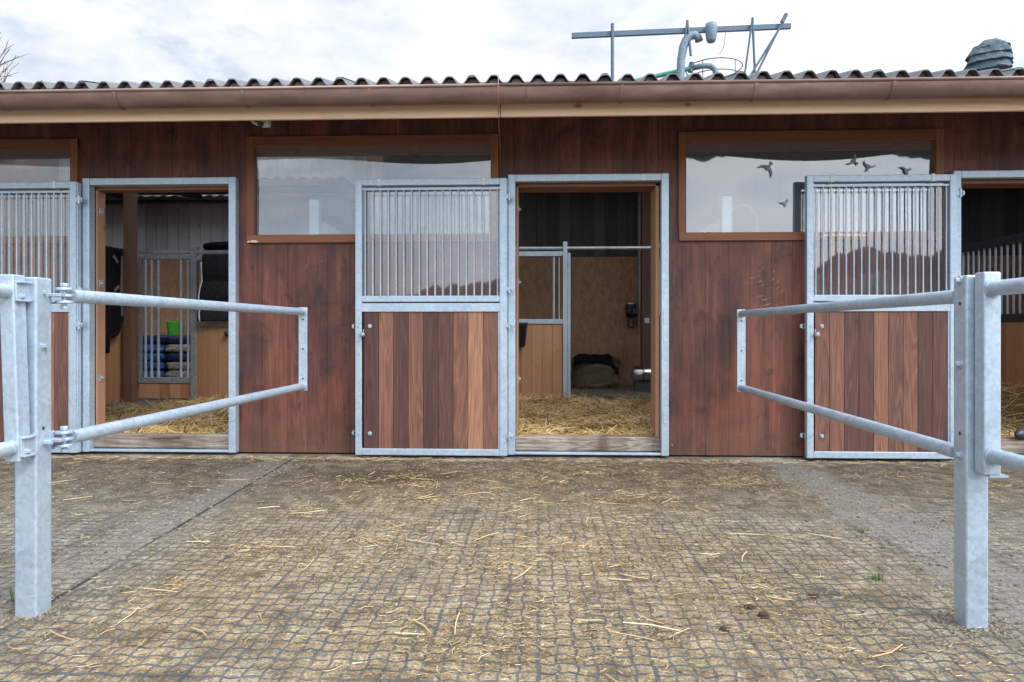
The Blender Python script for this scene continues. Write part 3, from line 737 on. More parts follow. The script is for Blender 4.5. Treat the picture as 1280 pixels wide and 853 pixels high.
    for z in (1.045, .20):
        bt = MB(); bolt(bt, (lx0+.115,y0+.010,z), (0,-1,0), .011, .014); bt.build('bolt', M['galv'], lo); bt = MB(); bolt(bt, (lx0+.026,y0,z), (0,-1,0), .006, .008); bt.build('bolt', M['galv'], lo)
    kn = MB(); kn.tube([(lx0+.064,y0+.012,.98),(lx0+.064,y0-.010,.98),(lx0+.064,y0-.024,.98),(lx0+.064,y0-.040,.98),(lx0+.064,y0-.046,.98)],[.009,.009,.020,.020,.010],16)
    kn.box(lx0+.060, lx0+.068, y0+.004, y0+.011, .99, 1.02)
    kn.build('knob', M['galv_dark'], lo, smooth=True)
    cp = MB()
    for cx in (lx0+.19, lx1-.19): cp.box(cx-.012, cx+.012, y0-.004, y1+.004, 2.150, 2.209)
    cp.each('clip', M['white_plastic'], lo, bevel=.002)
    return lo
TONES = [(.15,.5,.3,.6,.2,.45,.35,.62,.30),
         (.04,.56,.12,.52,.08,.24,.48,.88,.46),
         (.46,.50,.20,.16,.60,.36,.48,.12,.20)]
for i, fx in enumerate(FX): door(i, fx, 31+i)
random.seed(5)
# security light under the eave (hangs on the wall): a thing of its own
sl = thing('security_light', 'small white security light under the eave above the wide left window', 'light', (-2.06,-.42,2.53))
b = MB(); b.box(-2.09,-2.015,-.43,-.36,2.545,2.60,.5); b.build('housing', M['white_plastic'], sl, bevel=.012)
b = MB(); b.cyl((-2.065,-.442,2.55),(-2.065,-.452,2.545),.022,n=18); b.cyl((-2.065,-.452,2.545),(-2.065,-.456,2.543),.014,n=18); b.build('lens', M['black_plastic'], sl)
b = MB(); b.tube([(-2.10,-.39,2.56),(-2.135,-.40,2.575),(-2.155,-.40,2.60)],.012,10); b.build('arm', M['white_plastic'], sl, smooth=True)
b = MB(); b.tube([(-.262,-.965,2.70),(-.264,-.968,2.60),(-.268,-.90,2.50),(-.285,-.45,2.46),(-.302,-.01,2.44),(-.305,-.008,2.25)], .0032, 8)
tag(b.build('cable', M['wire'], smooth=True), 'thin reddish cable hanging from the gutter joint above the middle door', 'cable')

# ---------------------------------------------------------------- inside: dividers and rear partitions
def divider(x, label):
    d = thing('stall_divider', label, 'stall divider', (x,1.7,.1), 'dividers between the stalls')
    m = MB(); m.box(x-.04,x+.04,.15,.23,.10,2.10); m.build('post', M['galv'], d, bevel=.004)
    m = MB(); m.box(x-.035,x+.035,3.16,3.235,.10,2.10); m.build('post', M['galv_dark'], d, bevel=.004)
    m = MB(); m.box(x-.025,x+.025,.23,3.16,1.955,2.045); m.box(x-.024,x+.024,.23,3.16,1.10,1.19); m.each('rail', M['dark_steel'], d, bevel=.004)
    m = MB()
    y = .32
    while y < 3.12: m.cyl((x,y,1.18),(x,y,1.96),.0115,n=10); y += .098
    m.build('grille', M['galv'], d)
    m = MB(); y = .23
    while y < 3.1: m.box(x-.02,x+.02,y+.002,y+.144,.10,1.10,random.random()); y += .1465
    m.build('board_panel', M['panel'], d, bevel=.003)
    return d
divider(-5.30, 'barred board divider behind the black rug in the left stall')
divider(-1.86, 'barred divider whose pale post shows in the wide left window')
divider(1.53, 'barred divider whose pale post shows in the right window')
divider(5.17, 'barred divider receding inside the doorway at the right edge')

def boards_x(m, x0, x1, y0, y1, z0, z1, w=.135):
    n = max(1, round((x1-x0)/w)); w = (x1-x0)/n
    for k in range(n): m.box(x0+k*w+.0015, x0+(k+1)*w-.0015, y0, y1, z0, z1, random.random())
# roof post in the left stall
p = MB(); p.box(-5.205,-5.095,2.92,3.05,.10,3.75,.45); p.each('roof_post', M['brown_post'], barn, bevel=.006)
p = MB(); p.box(-2.05,-1.92,2.9,3.05,.10,3.75,.5); p.box(1.62,1.80,5.3,5.45,.10,4.35,.3); p.box(1.60,1.74,3.28,3.40,.1,3.8,.4); p.each('roof_post', M['brown_post'], barn, bevel=.006)
# left stall: sliding barred gate panel + board panel
lp = thing('stall_partition', 'rear partition of the left stall with a barred opening beside a board panel', 'partition', (-4.3,3.2,.1))
m = MB(); m.box(-4.475,-4.395,3.17,3.24,.10,2.09); m.build('post', M['galv_dark'], lp, bevel=.004)
m = MB(); m.box(-5.17,-4.475,3.185,3.225,2.000,2.045); m.box(-5.17,-4.475,3.18,3.23,1.925,1.965); m.box(-5.17,-4.475,3.18,3.23,.325,.40); m.box(-5.17,-5.135,3.18,3.23,.40,1.925)
m.box(-4.395,-2.05,3.185,3.225,2.000,2.045); m.box(-4.395,-2.05,3.18,3.23,1.905,1.975); m.box(-4.395,-2.05,3.18,3.23,1.065,1.115)
m.each('rail', M['galv_dark'], lp, bevel=.003)
for bx in (-5.085,-5.005,-4.915,-4.617,-4.522):
    m = MB(); m.cyl((bx,3.205,.40),(bx,3.205,1.925),.017,n=12); m.cyl((bx,3.205,.40),(bx,3.205,.47),.022,n=12); m.build('bar', M['galv'], lp, smooth=False)
m = MB(); boards_x(m,-5.17,-4.475,3.19,3.22,.13,.325); boards_x(m,-4.395,-2.05,3.19,3.22,.12,1.065); m.build('board_panel', M['panel'], lp, bevel=.003)
# middle stall
mp_ = thing('stall_partition', 'rear partition of the middle stall with a galvanised post beside open passage', 'partition', (-.7,3.2,.1))
m = MB(); m.box(.312,.368,3.17,3.24,.10,2.125); m.box(.370,.408,3.18,3.23,.10,1.985); m.each('post', M['galv'], mp_, bevel=.004)
m = MB(); m.cyl((-1.80,3.20,2.045),(1.50,3.20,2.045),.023,n=12); m.build('rail', M['galv_dark'], mp_, smooth=False)
m = MB(); m.box(-1.80,.312,3.18,3.23,1.945,2.005); m.box(-1.80,.312,3.18,3.23,1.09,1.15); m.each('rail', M['galv'], mp_, bevel=.003)
for bx in (.196,.266): 
    m = MB(); m.cyl((bx,3.205,1.15),(bx,3.205,1.945),.013 if bx<.2 else .008,n=10); m.build('bar', M['galv'], mp_)
m = MB(); boards_x(m,-1.80,.312,3.19,3.22,.12,1.09); m.build('board_panel', M['panel'], mp_, bevel=.003)
rp = thing('stall_partition', 'rear partition of the right stall seen through the divider bars', 'partition', (3.3,3.2,.1))
m = MB(); m.box(1.60,5.12,3.18,3.23,1.945,2.005); m.box(1.60,5.12,3.18,3.23,1.09,1.15); m.each('rail', M['galv_dark'], rp, bevel=.003)
m = MB(); boards_x(m,1.60,5.12,3.19,3.22,.12,1.09); m.build('board_panel', M['panel'], rp, bevel=.003)
# low ceiling above the left passage, ribs and a cross tube
ce = MB()
def cz(u,v): return (-8.1+5.2*u, 4.75+1.15*v, 3.30 + (.025 if int(u*52)%2 else 0))
ce.grid(cz, 208, 2)
for i in range(2): ce.box(-8.1,-2.9,4.78+.55*i,4.84+.55*i,3.20,3.295)
ce.cyl((-8.1,5.82,3.17),(-2.9,5.82,3.17),.03,n=12)
for i in range(4): ce.hexa([(-7.8+1.3*i,4.8,3.22),(-7.74+1.3*i,4.8,3.22),(-6.94+1.3*i,5.8,3.22),(-7.0+1.3*i,5.8,3.22),(-7.8+1.3*i,4.8,3.285),(-7.74+1.3*i,4.8,3.285),(-6.94+1.3*i,5.8,3.285),(-7.0+1.3*i,5.8,3.285)])
ce.build('ceiling', plain('metal_ceiling', (.075,.09,.11), .5, .3), barn)

# black rug hanging on the divider
rg = thing('horse_rug', 'black horse rug with grey patches hanging on the divider inside the left door', 'horse rug', (-5.24,2.75,.75))
m = MB()
prof = [(0,.44,2.02),(.06,.44,1.99),(.2,.43,1.80),(.35,.43,1.60),(.5,.42,1.42),(.58,.46,1.3),(.66,.46,1.18),(.74,.47,1.08),(.80,.44,1.00),(.85,.30,.95),(.9,.20,.93),(1,.18,.75)]
def rugf(u, v):
    k = min(int(v*(len(prof)-1)), len(prof)-2); f = v*(len(prof)-1)-k
    wdt = prof[k][1]*(1-f)+prof[k+1][1]*f; z = prof[k][2]*(1-f)+prof[k+1][2]*f
    return (-5.262+.075*math.sin(u*math.pi)*(.5+.5*v) + .012*math.sin(u*14+v*5), 2.46+wdt*u*1.05, z-.02*u)
m.grid(rugf, 24, 40); m.build('rug', M['black_fabric'], rg, smooth=True, solid=.02)
for (yy,zz,a) in ((2.70,1.88,-.7),(2.72,1.52,.6)):
    m = MB(); c,s = math.cos(a),math.sin(a)
    q = [(-.055,-.02),(.055,-.02),(.055,.02),(-.055,.02)]
    m.hexa([(-5.165,yy+c*a_-s*b_,zz+s*a_+c*b_) for a_,b_ in q]+[(-5.158,yy+c*a_-s*b_,zz+s*a_+c*b_) for a_,b_ in q]); m.build('patch', M['patch'], rg)
# dark quilted blanket over the right-hand rail
bl = thing('stable_blanket', 'dark grey quilted blanket with pale piping hung over the rear rail of the left stall', 'blanket', (-3.95,3.15,1.1))
m = MB()
def blf(u, v):
    z = 1.98-.86*v; x = -4.30+.75*u
    return (x+.02*math.sin(v*6), 3.145-.035*abs(math.sin(v*math.pi*2.5))-.02*math.sin(u*5+v*3), z)
m.grid(blf, 24, 40); m.build('blanket', M['quilt'], bl, smooth=True, solid=.015)
m = MB(); m.tube([(lambda p:(p[0]-.008,p[1]-.01,p[2]))(blf(0,.12+.88*k/20)) for k in range(21)], .011, 8); m.build('piping', M['piping'], bl, smooth=True)
m = MB(); m.tube([(-4.32,3.2,2.075),(-4.30,3.2,2.085),(-4.2,3.2,2.095),(-3.9,3.2,2.10),(-3.5,3.2,2.10),(-3.48,3.2,2.10)],[.01,.045,.055,.058,.06,.02],14); m.build('roll', M['black_fabric'], bl, smooth=True)
m = MB(); m.tube([(-3.985,3.185,.965),(-3.985,3.14,.965),(-3.985,3.12,.965)],[.03,.035,.02],12)
tag(m.build('door_stop', M['black_rubber'], smooth=True), 'small black rubber knob on the board panel inside the left door', 'stopper')

# sacks stacked in the passage
def sack(name, mat, label, x0, x1, y0, y1, z0, z1, sd, group):
    m = MB(); rx, ry, rz = (x1-x0)/2, (y1-y0)/2, (z1-z0)/2; c = ((x0+x1)/2,(y0+y1)/2,(z0+z1)/2)
    def f(u, v):
        th = u*2*math.pi; ph = (v-.5)*math.pi
        sp = lambda t, e: math.copysign(abs(t)**e, t)
        p = (sp(math.cos(ph),.35)*sp(math.cos(th),.35), sp(math.cos(ph),.35)*sp(math.sin(th),.35), sp(math.sin(ph),.55))
        k = 1+.07*noise.noise((p[0]*2+sd,p[1]*2,p[2]*2))+.035*noise.noise((p[0]*7+sd,p[1]*6,p[2]*3))
        return (c[0]+rx*p[0]*k, c[1]+ry*p[1]*k, c[2]+rz*p[2]*(1-.25*(abs(p[0])**4)))
    m.grid(f, 56, 24); return tag(m.build(name, mat, smooth=True), label, 'sack', group)
z = .10; ORD = ['lowest','second from bottom','third from bottom','fourth from bottom','fifth from bottom','topmost full']
for k in range(6):
    sack('feed_sack', M['blue_bag'] if k not in (5,) else M['navy_bag'], ('blue sack, %s in the left pile behind the bars' % ORD[k]) if k < 5 else 'dark navy sack on top of the left pile behind the bars', -6.36+random.uniform(-.02,.02), -5.86+random.uniform(-.02,.02), 4.98, 5.6, z, z+.148, k, 'sacks piled behind the barred opening')
    sack('feed_sack', M['grey_bag'] if k not in (3,5) else M['navy_bag'], ('pale printed sack, %s in the right pile behind the bars' % ORD[k]) if k not in (3,5) else ('dark navy sack between pale sacks in the right pile' if k == 3 else 'dark navy sack on top of the right pile behind the bars'), -5.85+random.uniform(-.02,.02), -5.34+random.uniform(-.02,.02), 4.98, 5.6, z, z+.148, k+20, 'sacks piled behind the barred opening')
    z += .137
bk = thing('bucket', 'bright green plastic bucket standing on the sacks behind the bars', 'bucket', (-5.80,5.2,.93))
m = MB()
m.tube([(-5.80,5.2,.93),(-5.80,5.2,.932),(-5.80,5.2,1.14),(-5.80,5.2,1.15),(-5.80,5.2,1.14),(-5.80,5.2,.945)],[.075,.088,.112,.118,.106,.08],20)
m.build('pail', M['green'], bk, smooth=False)
m = MB(); m.tube([(-5.80+.115*math.cos(a),5.2-.02,1.14+.05*math.sin(a)) for a in np.linspace(0,math.pi,12)],.004,6); m.build('handle', M['galv_dark'], bk)

# middle stall: trough, bale with coat, drinker, dosing unit
tr = thing('feed_trough', 'black plastic feed trough hooked on the boards inside the middle door', 'trough', (-.33,3.1,.79))
m = MB()
m.hexa([(-.50,3.03,.80),(-.165,3.03,.80),(-.165,3.17,.80),(-.50,3.17,.80),(-.54,2.93,1.09),(-.135,2.93,1.09),(-.135,3.17,1.09),(-.54,3.17,1.09)]); m.build('tub', M['black_plastic'], tr, bevel=.025)
m = MB(); m.box(-.55,-.128,2.92,3.18,1.075,1.105); m.build('rim', M['black_plastic'], tr, bevel=.008)
m = MB(); m.box(-.30,-.27,3.165,3.185,1.10,1.155); m.build('hook', M['galv_dark'], tr)

def strands(m, n, pos, L0, L1, r, tilt=.25, seedo=0, tone=(0,1), curve=.12):
    """straw stalks as thin three-sided bent prisms"""
    for i in range(n):
        p = pos()
        if p is None: continue
        x, y, z = p
        l = random.uniform(L0, L1); a = random.uniform(0, 2*math.pi); e = random.gauss(0, tilt)
        d = Vector((math.cos(a)*math.cos(e), math.sin(a)*math.cos(e), math.sin(e)))
        s = Vector((-math.sin(a), math.cos(a), 0)); u = d.cross(s)
        rr = r*random.uniform(.6,1.3); t = min(1,max(0,random.gauss((tone[0]+tone[1])/2, (tone[1]-tone[0])/3.2)))
        bend = random.uniform(-curve,curve)*l
        c = Vector((x,y,z)); b = len(m.v)
        for k, q in enumerate((-.5,0,.5)):
            o = c+d*l*q+s*(bend*(.25-q*q)*4)
            w_ = rr*(1 if k == 1 else .8)
            m.v += [tuple(o+s*w_-u*w_*.3), tuple(o-s*w_-u*w_*.3), tuple(o-u*(-w_*.7))]
        for k in (0,3):
            for j in range(3):
                m.f.append([b+k+j, b+k+(j+1)%3, b+k+3+(j+1)%3, b+k+3+j]); m.t.append(t)
def bed(x0, x1, y0, y1, hf, n, mat, label, name='straw_bedding'):
    m = MB()
    m.grid(lambda u,v: (x0+(x1-x0)*u, y0+(y1-y0)*v, hf(x0+(x1-x0)*u, y0+(y1-y0)*v)-.03), 80, 60, 0)  # base sheet in darkest tone, painting the shaded gaps between stalks
    def pos():
        x = random.uniform(x0,x1); y = y0+(y1-y0)*random.random()**1.35
        return (x, y, hf(x,y)-.018+abs(random.gauss(0,.020)))
    strands(m, n, pos, .08, .26, .0030, .34, tone=(.1,1.0))
    return tag(m.build(name, mat), label, 'straw', kind='stuff')
def hmid(x,y): return .150+.06*noise.noise((x*2.2,y*2.2,1))+.035*noise.noise((x*7,y*7,4))+.05*math.exp(-((y-1.0)/.9)**2)*(.5+.5*noise.noise((x*1.5,y,9)))
def hleft(x,y): return .135+.03*noise.noise((x*2.2,y*2.2,3))+.02*noise.noise((x*7,y*7,5))+.24*max(0,min(1,(x+3.9)/1.2))*max(0,min(1,(y-.6)/1.6))-.06*max(0,min(1,(-x-4.2)/.6))
def hright(x,y): return .145+.04*noise.noise((x*2.2,y*2.2,6))+.02*noise.noise((x*7,y*7,8))+.28*max(0,min(1,(x-4.2)/.8))*max(0,min(1,(y-.4)/1.2))
bed(-1.80,1.47,.10,3.15,hmid,7500,M['straw'],'yellow straw bedding over the floor of the middle stall')
bed(-5.25,-1.92,.10,3.12,hleft,6500,M['straw'],'yellow straw bedding banked up inside the left stall')
bed(1.60,5.12,.10,3.12,hright,4200,M['straw'],'yellow straw bedding inside the stall at the right edge')
# hay bale with a dark coat lying on it
hb = thing('hay_bale', 'dull hay bale on the passage floor behind the middle stall', 'hay bale', (.90,5.3,.10))
m = MB()
def balef(u,v):
    th=u*2*math.pi; ph=(v-.5)*math.pi; sp=lambda t,e: math.copysign(abs(t)**e,t)
    p=(sp(math.cos(ph),.3)*sp(math.cos(th),.3), sp(math.cos(ph),.3)*sp(math.sin(th),.3), sp(math.sin(ph),.35))
    k=1+.10*noise.noise((p[0]*3,p[1]*3,p[2]*3))
    return (.90+.36*p[0]*k, 5.30+.25*p[1]*k, .33+.23*p[2]*k)
m.grid(balef,40,24,.4)
def bp():
    u,v=random.random(),random.uniform(.1,.9); p=balef(u,v); return p
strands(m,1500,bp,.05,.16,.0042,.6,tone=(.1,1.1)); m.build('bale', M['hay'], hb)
m = MB()
m.grid(lambda u,v: (.55+.68*u, 5.02+.5*v, .555+.10*(1-(2*u-1)**2)**.5*(.6+.6*noise.noise((u*3,v*3,5)))+.02*noise.noise((u*11,v*9,1))-.12*max(0,u-.85)/.15-.1*max(0,.12-v)/.12), 40, 30)
tag(m.build('coat', M['black_fabric'], smooth=True, solid=.03), 'crumpled black coat lying on the hay bale behind the middle stall', 'coat')
m = MB()
def hp():
    x = random.gauss(1.2,.5); y = random.uniform(4.2,5.7); return (x,y,.108+abs(random.gauss(0,.012)))
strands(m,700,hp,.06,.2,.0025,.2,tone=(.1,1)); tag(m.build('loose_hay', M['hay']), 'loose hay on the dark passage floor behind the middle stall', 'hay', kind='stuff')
dr = thing('water_drinker', 'shiny round metal drinker at the right behind the middle stall', 'drinker', (1.53,4.62,.10))
m = MB(); m.tube([(1.37,4.62,.37),(1.375,4.62,.37),(1.41,4.62,.37),(1.65,4.62,.37),(1.685,4.62,.37),(1.69,4.62,.37)],[.02,.08,.115,.115,.08,.02],20); m.build('bowl', M['stainless'], dr, smooth=True)
m = MB(); m.box(1.41,1.65,4.57,4.67,.10,.30); m.build('pedestal', M['dark_steel'], dr, bevel=.01)
m = MB(); m.tube([(1.53+.0,4.62-.117*math.cos(a),.37+.117*math.sin(a)) for a in np.linspace(0,2*math.pi,20)],.006,6); m.build('strap', M['dark_steel'], dr)
du = thing('pump_unit', 'small wall pump with red and blue caps and hanging hoses behind the middle stall', 'pump', (1.51,5.8,1.1))
m = MB(); m.tube([(1.515,5.78,1.22),(1.515,5.78,1.23),(1.515,5.78,1.40),(1.515,5.78,1.46),(1.515,5.78,1.48)],[.06,.085,.09,.075,.03],18); m.build('canister', M['black_plastic'], du, smooth=True)
m = MB(); m.cyl((1.515,5.78,1.425),(1.515,5.78,1.465),.082,n=18); m.build('cap', M['stainless'], du)
m = MB(); m.box(1.53,1.60,5.68,5.74,1.27,1.36); m.build('valve', M['blue_plastic'], du, bevel=.008)
m = MB(); m.box(1.44,1.50,5.68,5.74,1.13,1.19); m.box(1.53,1.57,5.69,5.74,1.11,1.18); m.box(1.44,1.50,5.68,5.74,1.28,1.35); m.each('valve', M['red_plastic'], du, bevel=.008)
m = MB(); m.tube([(1.54,5.74,1.12),(1.56,5.73,1.04),(1.60,5.74,1.05),(1.61,5.76,1.3)],.012,8); m.tube([(1.47,5.74,1.12),(1.48,5.73,1.06),(1.53,5.74,1.05)],.012,8); m.each('hose', M['black_rubber'], du, smooth=True)
m = MB(); m.cyl((1.43,5.80,.95),(1.44,5.80,1.55),.014,n=8); m.cyl((1.415,5.80,.35),(1.43,5.80,.80),.014,n=8)
tag(m.build('standpipe', M['spruce_v']), 'thin pale upright rod beside the wall pump', 'rod')
m = MB(); m.cyl((1.665,5.84,1.38),(1.665,5.84,4.2),.026,n=12)
tag(m.build('conduit', M['grey_pipe']), 'grey vertical conduit above the wall pump', 'conduit')
m = MB(); m.box(1.66,1.735,5.28,5.30,1.12,1.20)
tag(m.build('socket_box', M['white_plastic'], bevel=.006), 'small white socket box on the dark post behind the middle stall', 'socket')
# coil of hose behind the right window, dark upright behind the pane
m = MB()
for k in range(3): m.tube([(1.69+.13*math.cos(a),.30+.012*k,1.88+.17*math.sin(a)) for a in np.linspace(0,2*math.pi,30)],.006,6)
tag(m.build('hose_coil', M['grey_pipe'], smooth=True), 'thin coil of hose behind the right window pane', 'hose')
m = MB(); m.box(2.19,2.285,.58,.64,1.5,2.30); m.box(2.285,3.4,.585,.635,2.24,2.299); m.box(3.4,3.48,.58,.64,1.5,2.30)
tag(m.build('window_shutter_frame', M['dark_steel'], bevel=.004), 'dark rectangular frame standing behind the right window pane', 'frame')
# dark rubber shoes on the right threshold
for k,(x,y,a,lab) in enumerate(((3.80,.03,.5,'nearer-left black rubber clog on the right doorway threshold'),(3.93,-.02,.9,'black rubber clog lying right of its mate on the right threshold'))):
    m = MB()
    def sf(u,v):
        th=u*2*math.pi; ph=(v-.5)*math.pi
        lx=.13*math.cos(ph)*math.cos(th); ly=.05*math.cos(ph)*math.sin(th)*(1+.2*math.cos(th)); lz=.045*math.sin(ph)*(1.15 if lx<.03 else .8)
        return (x+lx*math.cos(a)-ly*math.sin(a), y+lx*math.sin(a)+ly*math.cos(a), .205+max(-.03,lz))
    m.grid(sf,24,14); tag(m.build('rubber_clog', M['black_rubber'], smooth=True), lab, 'clog', 'clogs on the threshold')

# ---------------------------------------------------------------- barrier: posts, fixed rail panels, swing arms
PIPE = .0255
def post(x0, x1, y0, y1, label, side):
    t = thing('barrier_post', label, 'post', ((x0+x1)/2,(y0+y1)/2,0), 'square barrier posts')
    m = MB(); m.box(x0,x1,y0,y1,-.2,1.206); m.build('square_tube', M['galv'], t, bevel=.006)
    for z in ((1.19,.90,.585) if side > 0 else (.96,)):
        b = MB(); xs = x0 if side > 0 else x1
        bolt(b, (xs, y0+.035, z), (-side,0,0), .010, .016); b.build('bolt', M['galv'], t, smooth=False)
    b = MB(); xs = x0 if side > 0 else x1
    for z in ((1.11,.66) if side > 0 else (.665,)): b.cyl((xs-side*.0006,y0+.035,z),(xs-side*.0012,y0+.035,z),.0065,n=12)
    b.each('hole', M['dark_steel'], t)
    return t
post(-1.857,-1.777,-3.10,-3.02,'left galvanised square barrier post standing on the grid paving',-1)
post(1.461,1.536,-3.062,-2.987,'right galvanised square barrier post standing on the grid paving',1)
# left fixed panel
t = thing('rail_panel', 'fixed two-rail barrier panel clamped to the left post, leaning a little', 'barrier panel', (-1.83,-3.14,.56), 'fixed barrier panels')
m = MB(); dx = .022
a,b = -1.857,-1.806
m.hexa([(a+dx,-3.172,.562),(b+dx,-3.172,.562),(b+dx,-3.112,.562),(a+dx,-3.112,.562),(a,-3.172,1.21),(b,-3.172,1.21),(b,-3.112,1.21),(a,-3.112,1.21)]); m.build('end_channel', M['galv'], t, bevel=.005)
for z in (1.152,.613):
    k = (1.21-z)/.648*dx
    m = MB(); m.cyl((-1.831+k,-3.171,z),(-1.80+k,-6.2,z+.0),PIPE,n=24); m.build('rail', M['galv'], t, smooth=False)
    m = MB(); m.box(b+k-.001,b+k+.006,-3.165,-3.0,z-.034,z+.036); m.box(b+k-.03,b+k+.018,-3.165,-3.105,z+.028,z+.036); m.box(b+k-.03,b+k+.018,-3.165,-3.105,z-.036,z-.028)
    m.build('clamp', M['galv'], t, bevel=.003)
    m = MB(); bolt(m,(b+k+.006,-3.06,z),(1,0,0),.010,.03); m.build('bolt', M['galv'], t); m = MB(); bolt(m,(b+k+.006,-3.14,z-.018),(1,0,0),.008,.014); m.build('bolt', M['galv'], t)
# right fixed panel
t = thing('rail_panel', 'fixed two-rail barrier panel bolted to the front of the right post', 'barrier panel', (1.51,-3.10,.5), 'fixed barrier panels')
m = MB(); m.box(1.482,1.538,-3.122,-3.070,.535,1.212); m.build('end_channel', M['galv'], t, bevel=.005)
for z in (1.157,.600):
    m = MB(); m.cyl((1.512,-3.118,z),(1.512,-6.2,z),PIPE,n=24); m.build('rail', M['galv'], t)
    m = MB(); m.cyl((1.512,-3.123,z),(1.512,-3.129,z),.031,n=24); m.build('weld_collar', M['galv'], t)
m = MB(); m.box(1.500,1.560,-3.124,-3.085,.528,.5345); m.build('foot_plate', M['galv'], t)
# swing arms
def arm(label, p0, p1, zt, zb, s):
    t = thing('swing_bar', label, 'swing bar', (p0[0],p0[1],zb), 'swing bars reaching to the stable')
    d = Vector((p1[0]-p0[0],p1[1]-p0[1],0)).normalized(); n = Vector((d.y,-d.x,0))
    for z in (zt,zb):
        m = MB(); m.cyl((*p0,z),(*p1,z),PIPE,n=24); m.build('rail', M['galv'], t)
        m = MB(); q = Vector((*p0,z))-d*.035
        for dz in (-.024,0,.024):
            m.cyl((q.x,q.y,z+dz-.005),(q.x,q.y,z+dz+.005),.029,n=20)
        m.cyl((q.x,q.y,z-.046),(q.x,q.y,z+.044),.008,n=12); m.cyl((q.x,q.y,z-.050),(q.x,q.y,z-.036),.014,n=6); m.cyl((q.x,q.y,z+.034),(q.x,q.y,z+.046),.014,n=6)
        m.box(q.x-.03 if s<0 else q.x-.02,q.x+.02 if s<0 else q.x+.03,q.y-.05,q.y+.005,z-.006,z+.006)
        m.build('hinge', M['galv'], t, bevel=.002)
    e = Vector((*p1,0)); m = MB()
    f = [e-n*.031, e+n*.031, e+n*.031+d*.009, e-n*.031+d*.009]
    m.hexa([(v.x,v.y,zb-.032) for v in f]+[(v.x,v.y,zt+.032) for v in f])
    m.build('end_plate', M['galv'], t, bevel=.002)
    h = MB(); o = e-d*.0012
    for z in (zt-.055,(zt+zb)/2,zb+.055): h.cyl((o.x,o.y,z),(o.x+d.x*.0008,o.y+d.y*.0008,z),.007,n=10)
    h.each('hole', M['dark_steel'], t)
arm('left two-rail galvanised swing bar reaching towards the wall beside the left door', (-1.752,-2.955), (-1.672,-.66), 1.145, .616, -1)
arm('right two-rail galvanised swing bar reaching in front of the right door leaf', (1.505,-2.94), (1.530,-.245), 1.138, .580, 1)

# ---------------------------------------------------------------- litter on the yard
m = MB()
clumps = []
for k in range(95):
    clumps.append((random.gauss(-.1,1.0), -random.uniform(.5,4.0), random.uniform(.05,.22)))
clumps += [(.62,-2.75,.16),(.75,-2.9,.12),(.95,-2.7,.14),(-.2,-3.3,.10),(-.45,-3.0,.10),(-.15,-2.55,.12),(.15,-2.2,.10),(-.9,-2.3,.14),(.5,-1.9,.2),(-2.9,-.9,.35),(-3.2,-1.3,.5),(-3.6,-1.0,.4),(-2.6,-1.5,.3),(-3.0,-2.0,.3),(.35,-.45,.3),(.1,-.7,.4),(.8,-.7,.35),(.5,-1.3,.5),(.0,-1.6,.5),(.9,-1.9,.4),(-.12,-3.1,.12),(-.1,-3.25,.14),(-.5,-3.6,.2),(3.0,-.9,.08),(2.7,-1.2,.08),(-.1,-2.8,.2)]
def dens(x, y):
    d = .5+.5*noise.noise((x*.9,y*.9,2)); d *= .55+.45*noise.noise((x*3,y*3,5))+.25
    if abs(x-1.8) < .3: d *= .25
    if x > 2.1: d *= .35
    d *= .35+.65*math.exp(-((x+.1)/1.5)**4) if x > -2.1 or y < -2.2 else 1.0
    return d
def litter_pos():
    r = random.random()
    if r < .36:
        c = random.choice(clumps); x = random.gauss(c[0],c[2]); y = random.gauss(c[1],c[2]*.8)
    else:
        x = random.uniform(-4.6,4.2); y = -random.uniform(.02,1)**1.2*4.4
        if random.random() > dens(x,y): return None
    if y > -.13 or y < -4.5: return None
    return (x, y, .004+abs(random.gauss(0,.004)))
strands(m, 44000, litter_pos, .004, .022, .0011, .12, tone=(.0,.8))
strands(m, 3000, litter_pos, .015, .060, .0014, .06, tone=(.2,1.0), curve=.28)
def lp2():
    p = litter_pos(); return None if p is None else (p[0],p[1],.007+abs(random.gauss(0,.004)))
strands(m, 210, lp2, .08, .20, .0022, .03, tone=(.5,1.0), curve=.08)
def lp3():
    x = random.uniform(-5,5); return (x, -.14-abs(random.gauss(0,.10)), .014+abs(random.gauss(0,.004)))
strands(m, 1500, lp3, .015, .08, .0014, .07, tone=(.2,.9))
tag(m.build('scattered_straw', M['litter'], origin=(0,0,0)), 'loose straw bits scattered over the grid paving', 'straw', kind='stuff')
# earth crumbs and small stones
m = MB()
def crumb(x, y, r, t):
    b = len(m.v); n = 6
    for (zz,k) in ((0,1),(r*.6,.8)):
        for j in range(n):
            a = 2*math.pi*j/n+random.uniform(-.2,.2); q = r*k*random.uniform(.75,1.2); m.v.append((x+q*math.cos(a),y+q*math.sin(a),zz))
    m.v.append((x,y,r*random.uniform(.75,1)))
    for j in range(n):
        m.f.append([b+j,b+(j+1)%n,b+n+(j+1)%n,b+n+j]); m.t.append(t)
        m.f.append([b+n+j,b+n+(j+1)%n,b+2*n]); m.t.append(t)
for (px_,py_) in ((-1.817,-3.06),(1.498,-3.025)):
    for k in range(260):
        a = random.uniform(0,6.283); q = .05+abs(random.gauss(0,.055)); crumb(px_+q*math.cos(a), py_+q*math.sin(a)*.9, abs(random.gauss(.0028,.0016))+.0012, random.random())
for k in range(5200):
    if random.random() < .45: x = random.choice((random.gauss(1.82,.22),random.gauss(-1.98,.18)))
    else: x = random.uniform(-4.5,4.2)
    crumb(x, -random.uniform(.35,4.3), abs(random.gauss(.0035,.0022))+.0015, random.random())
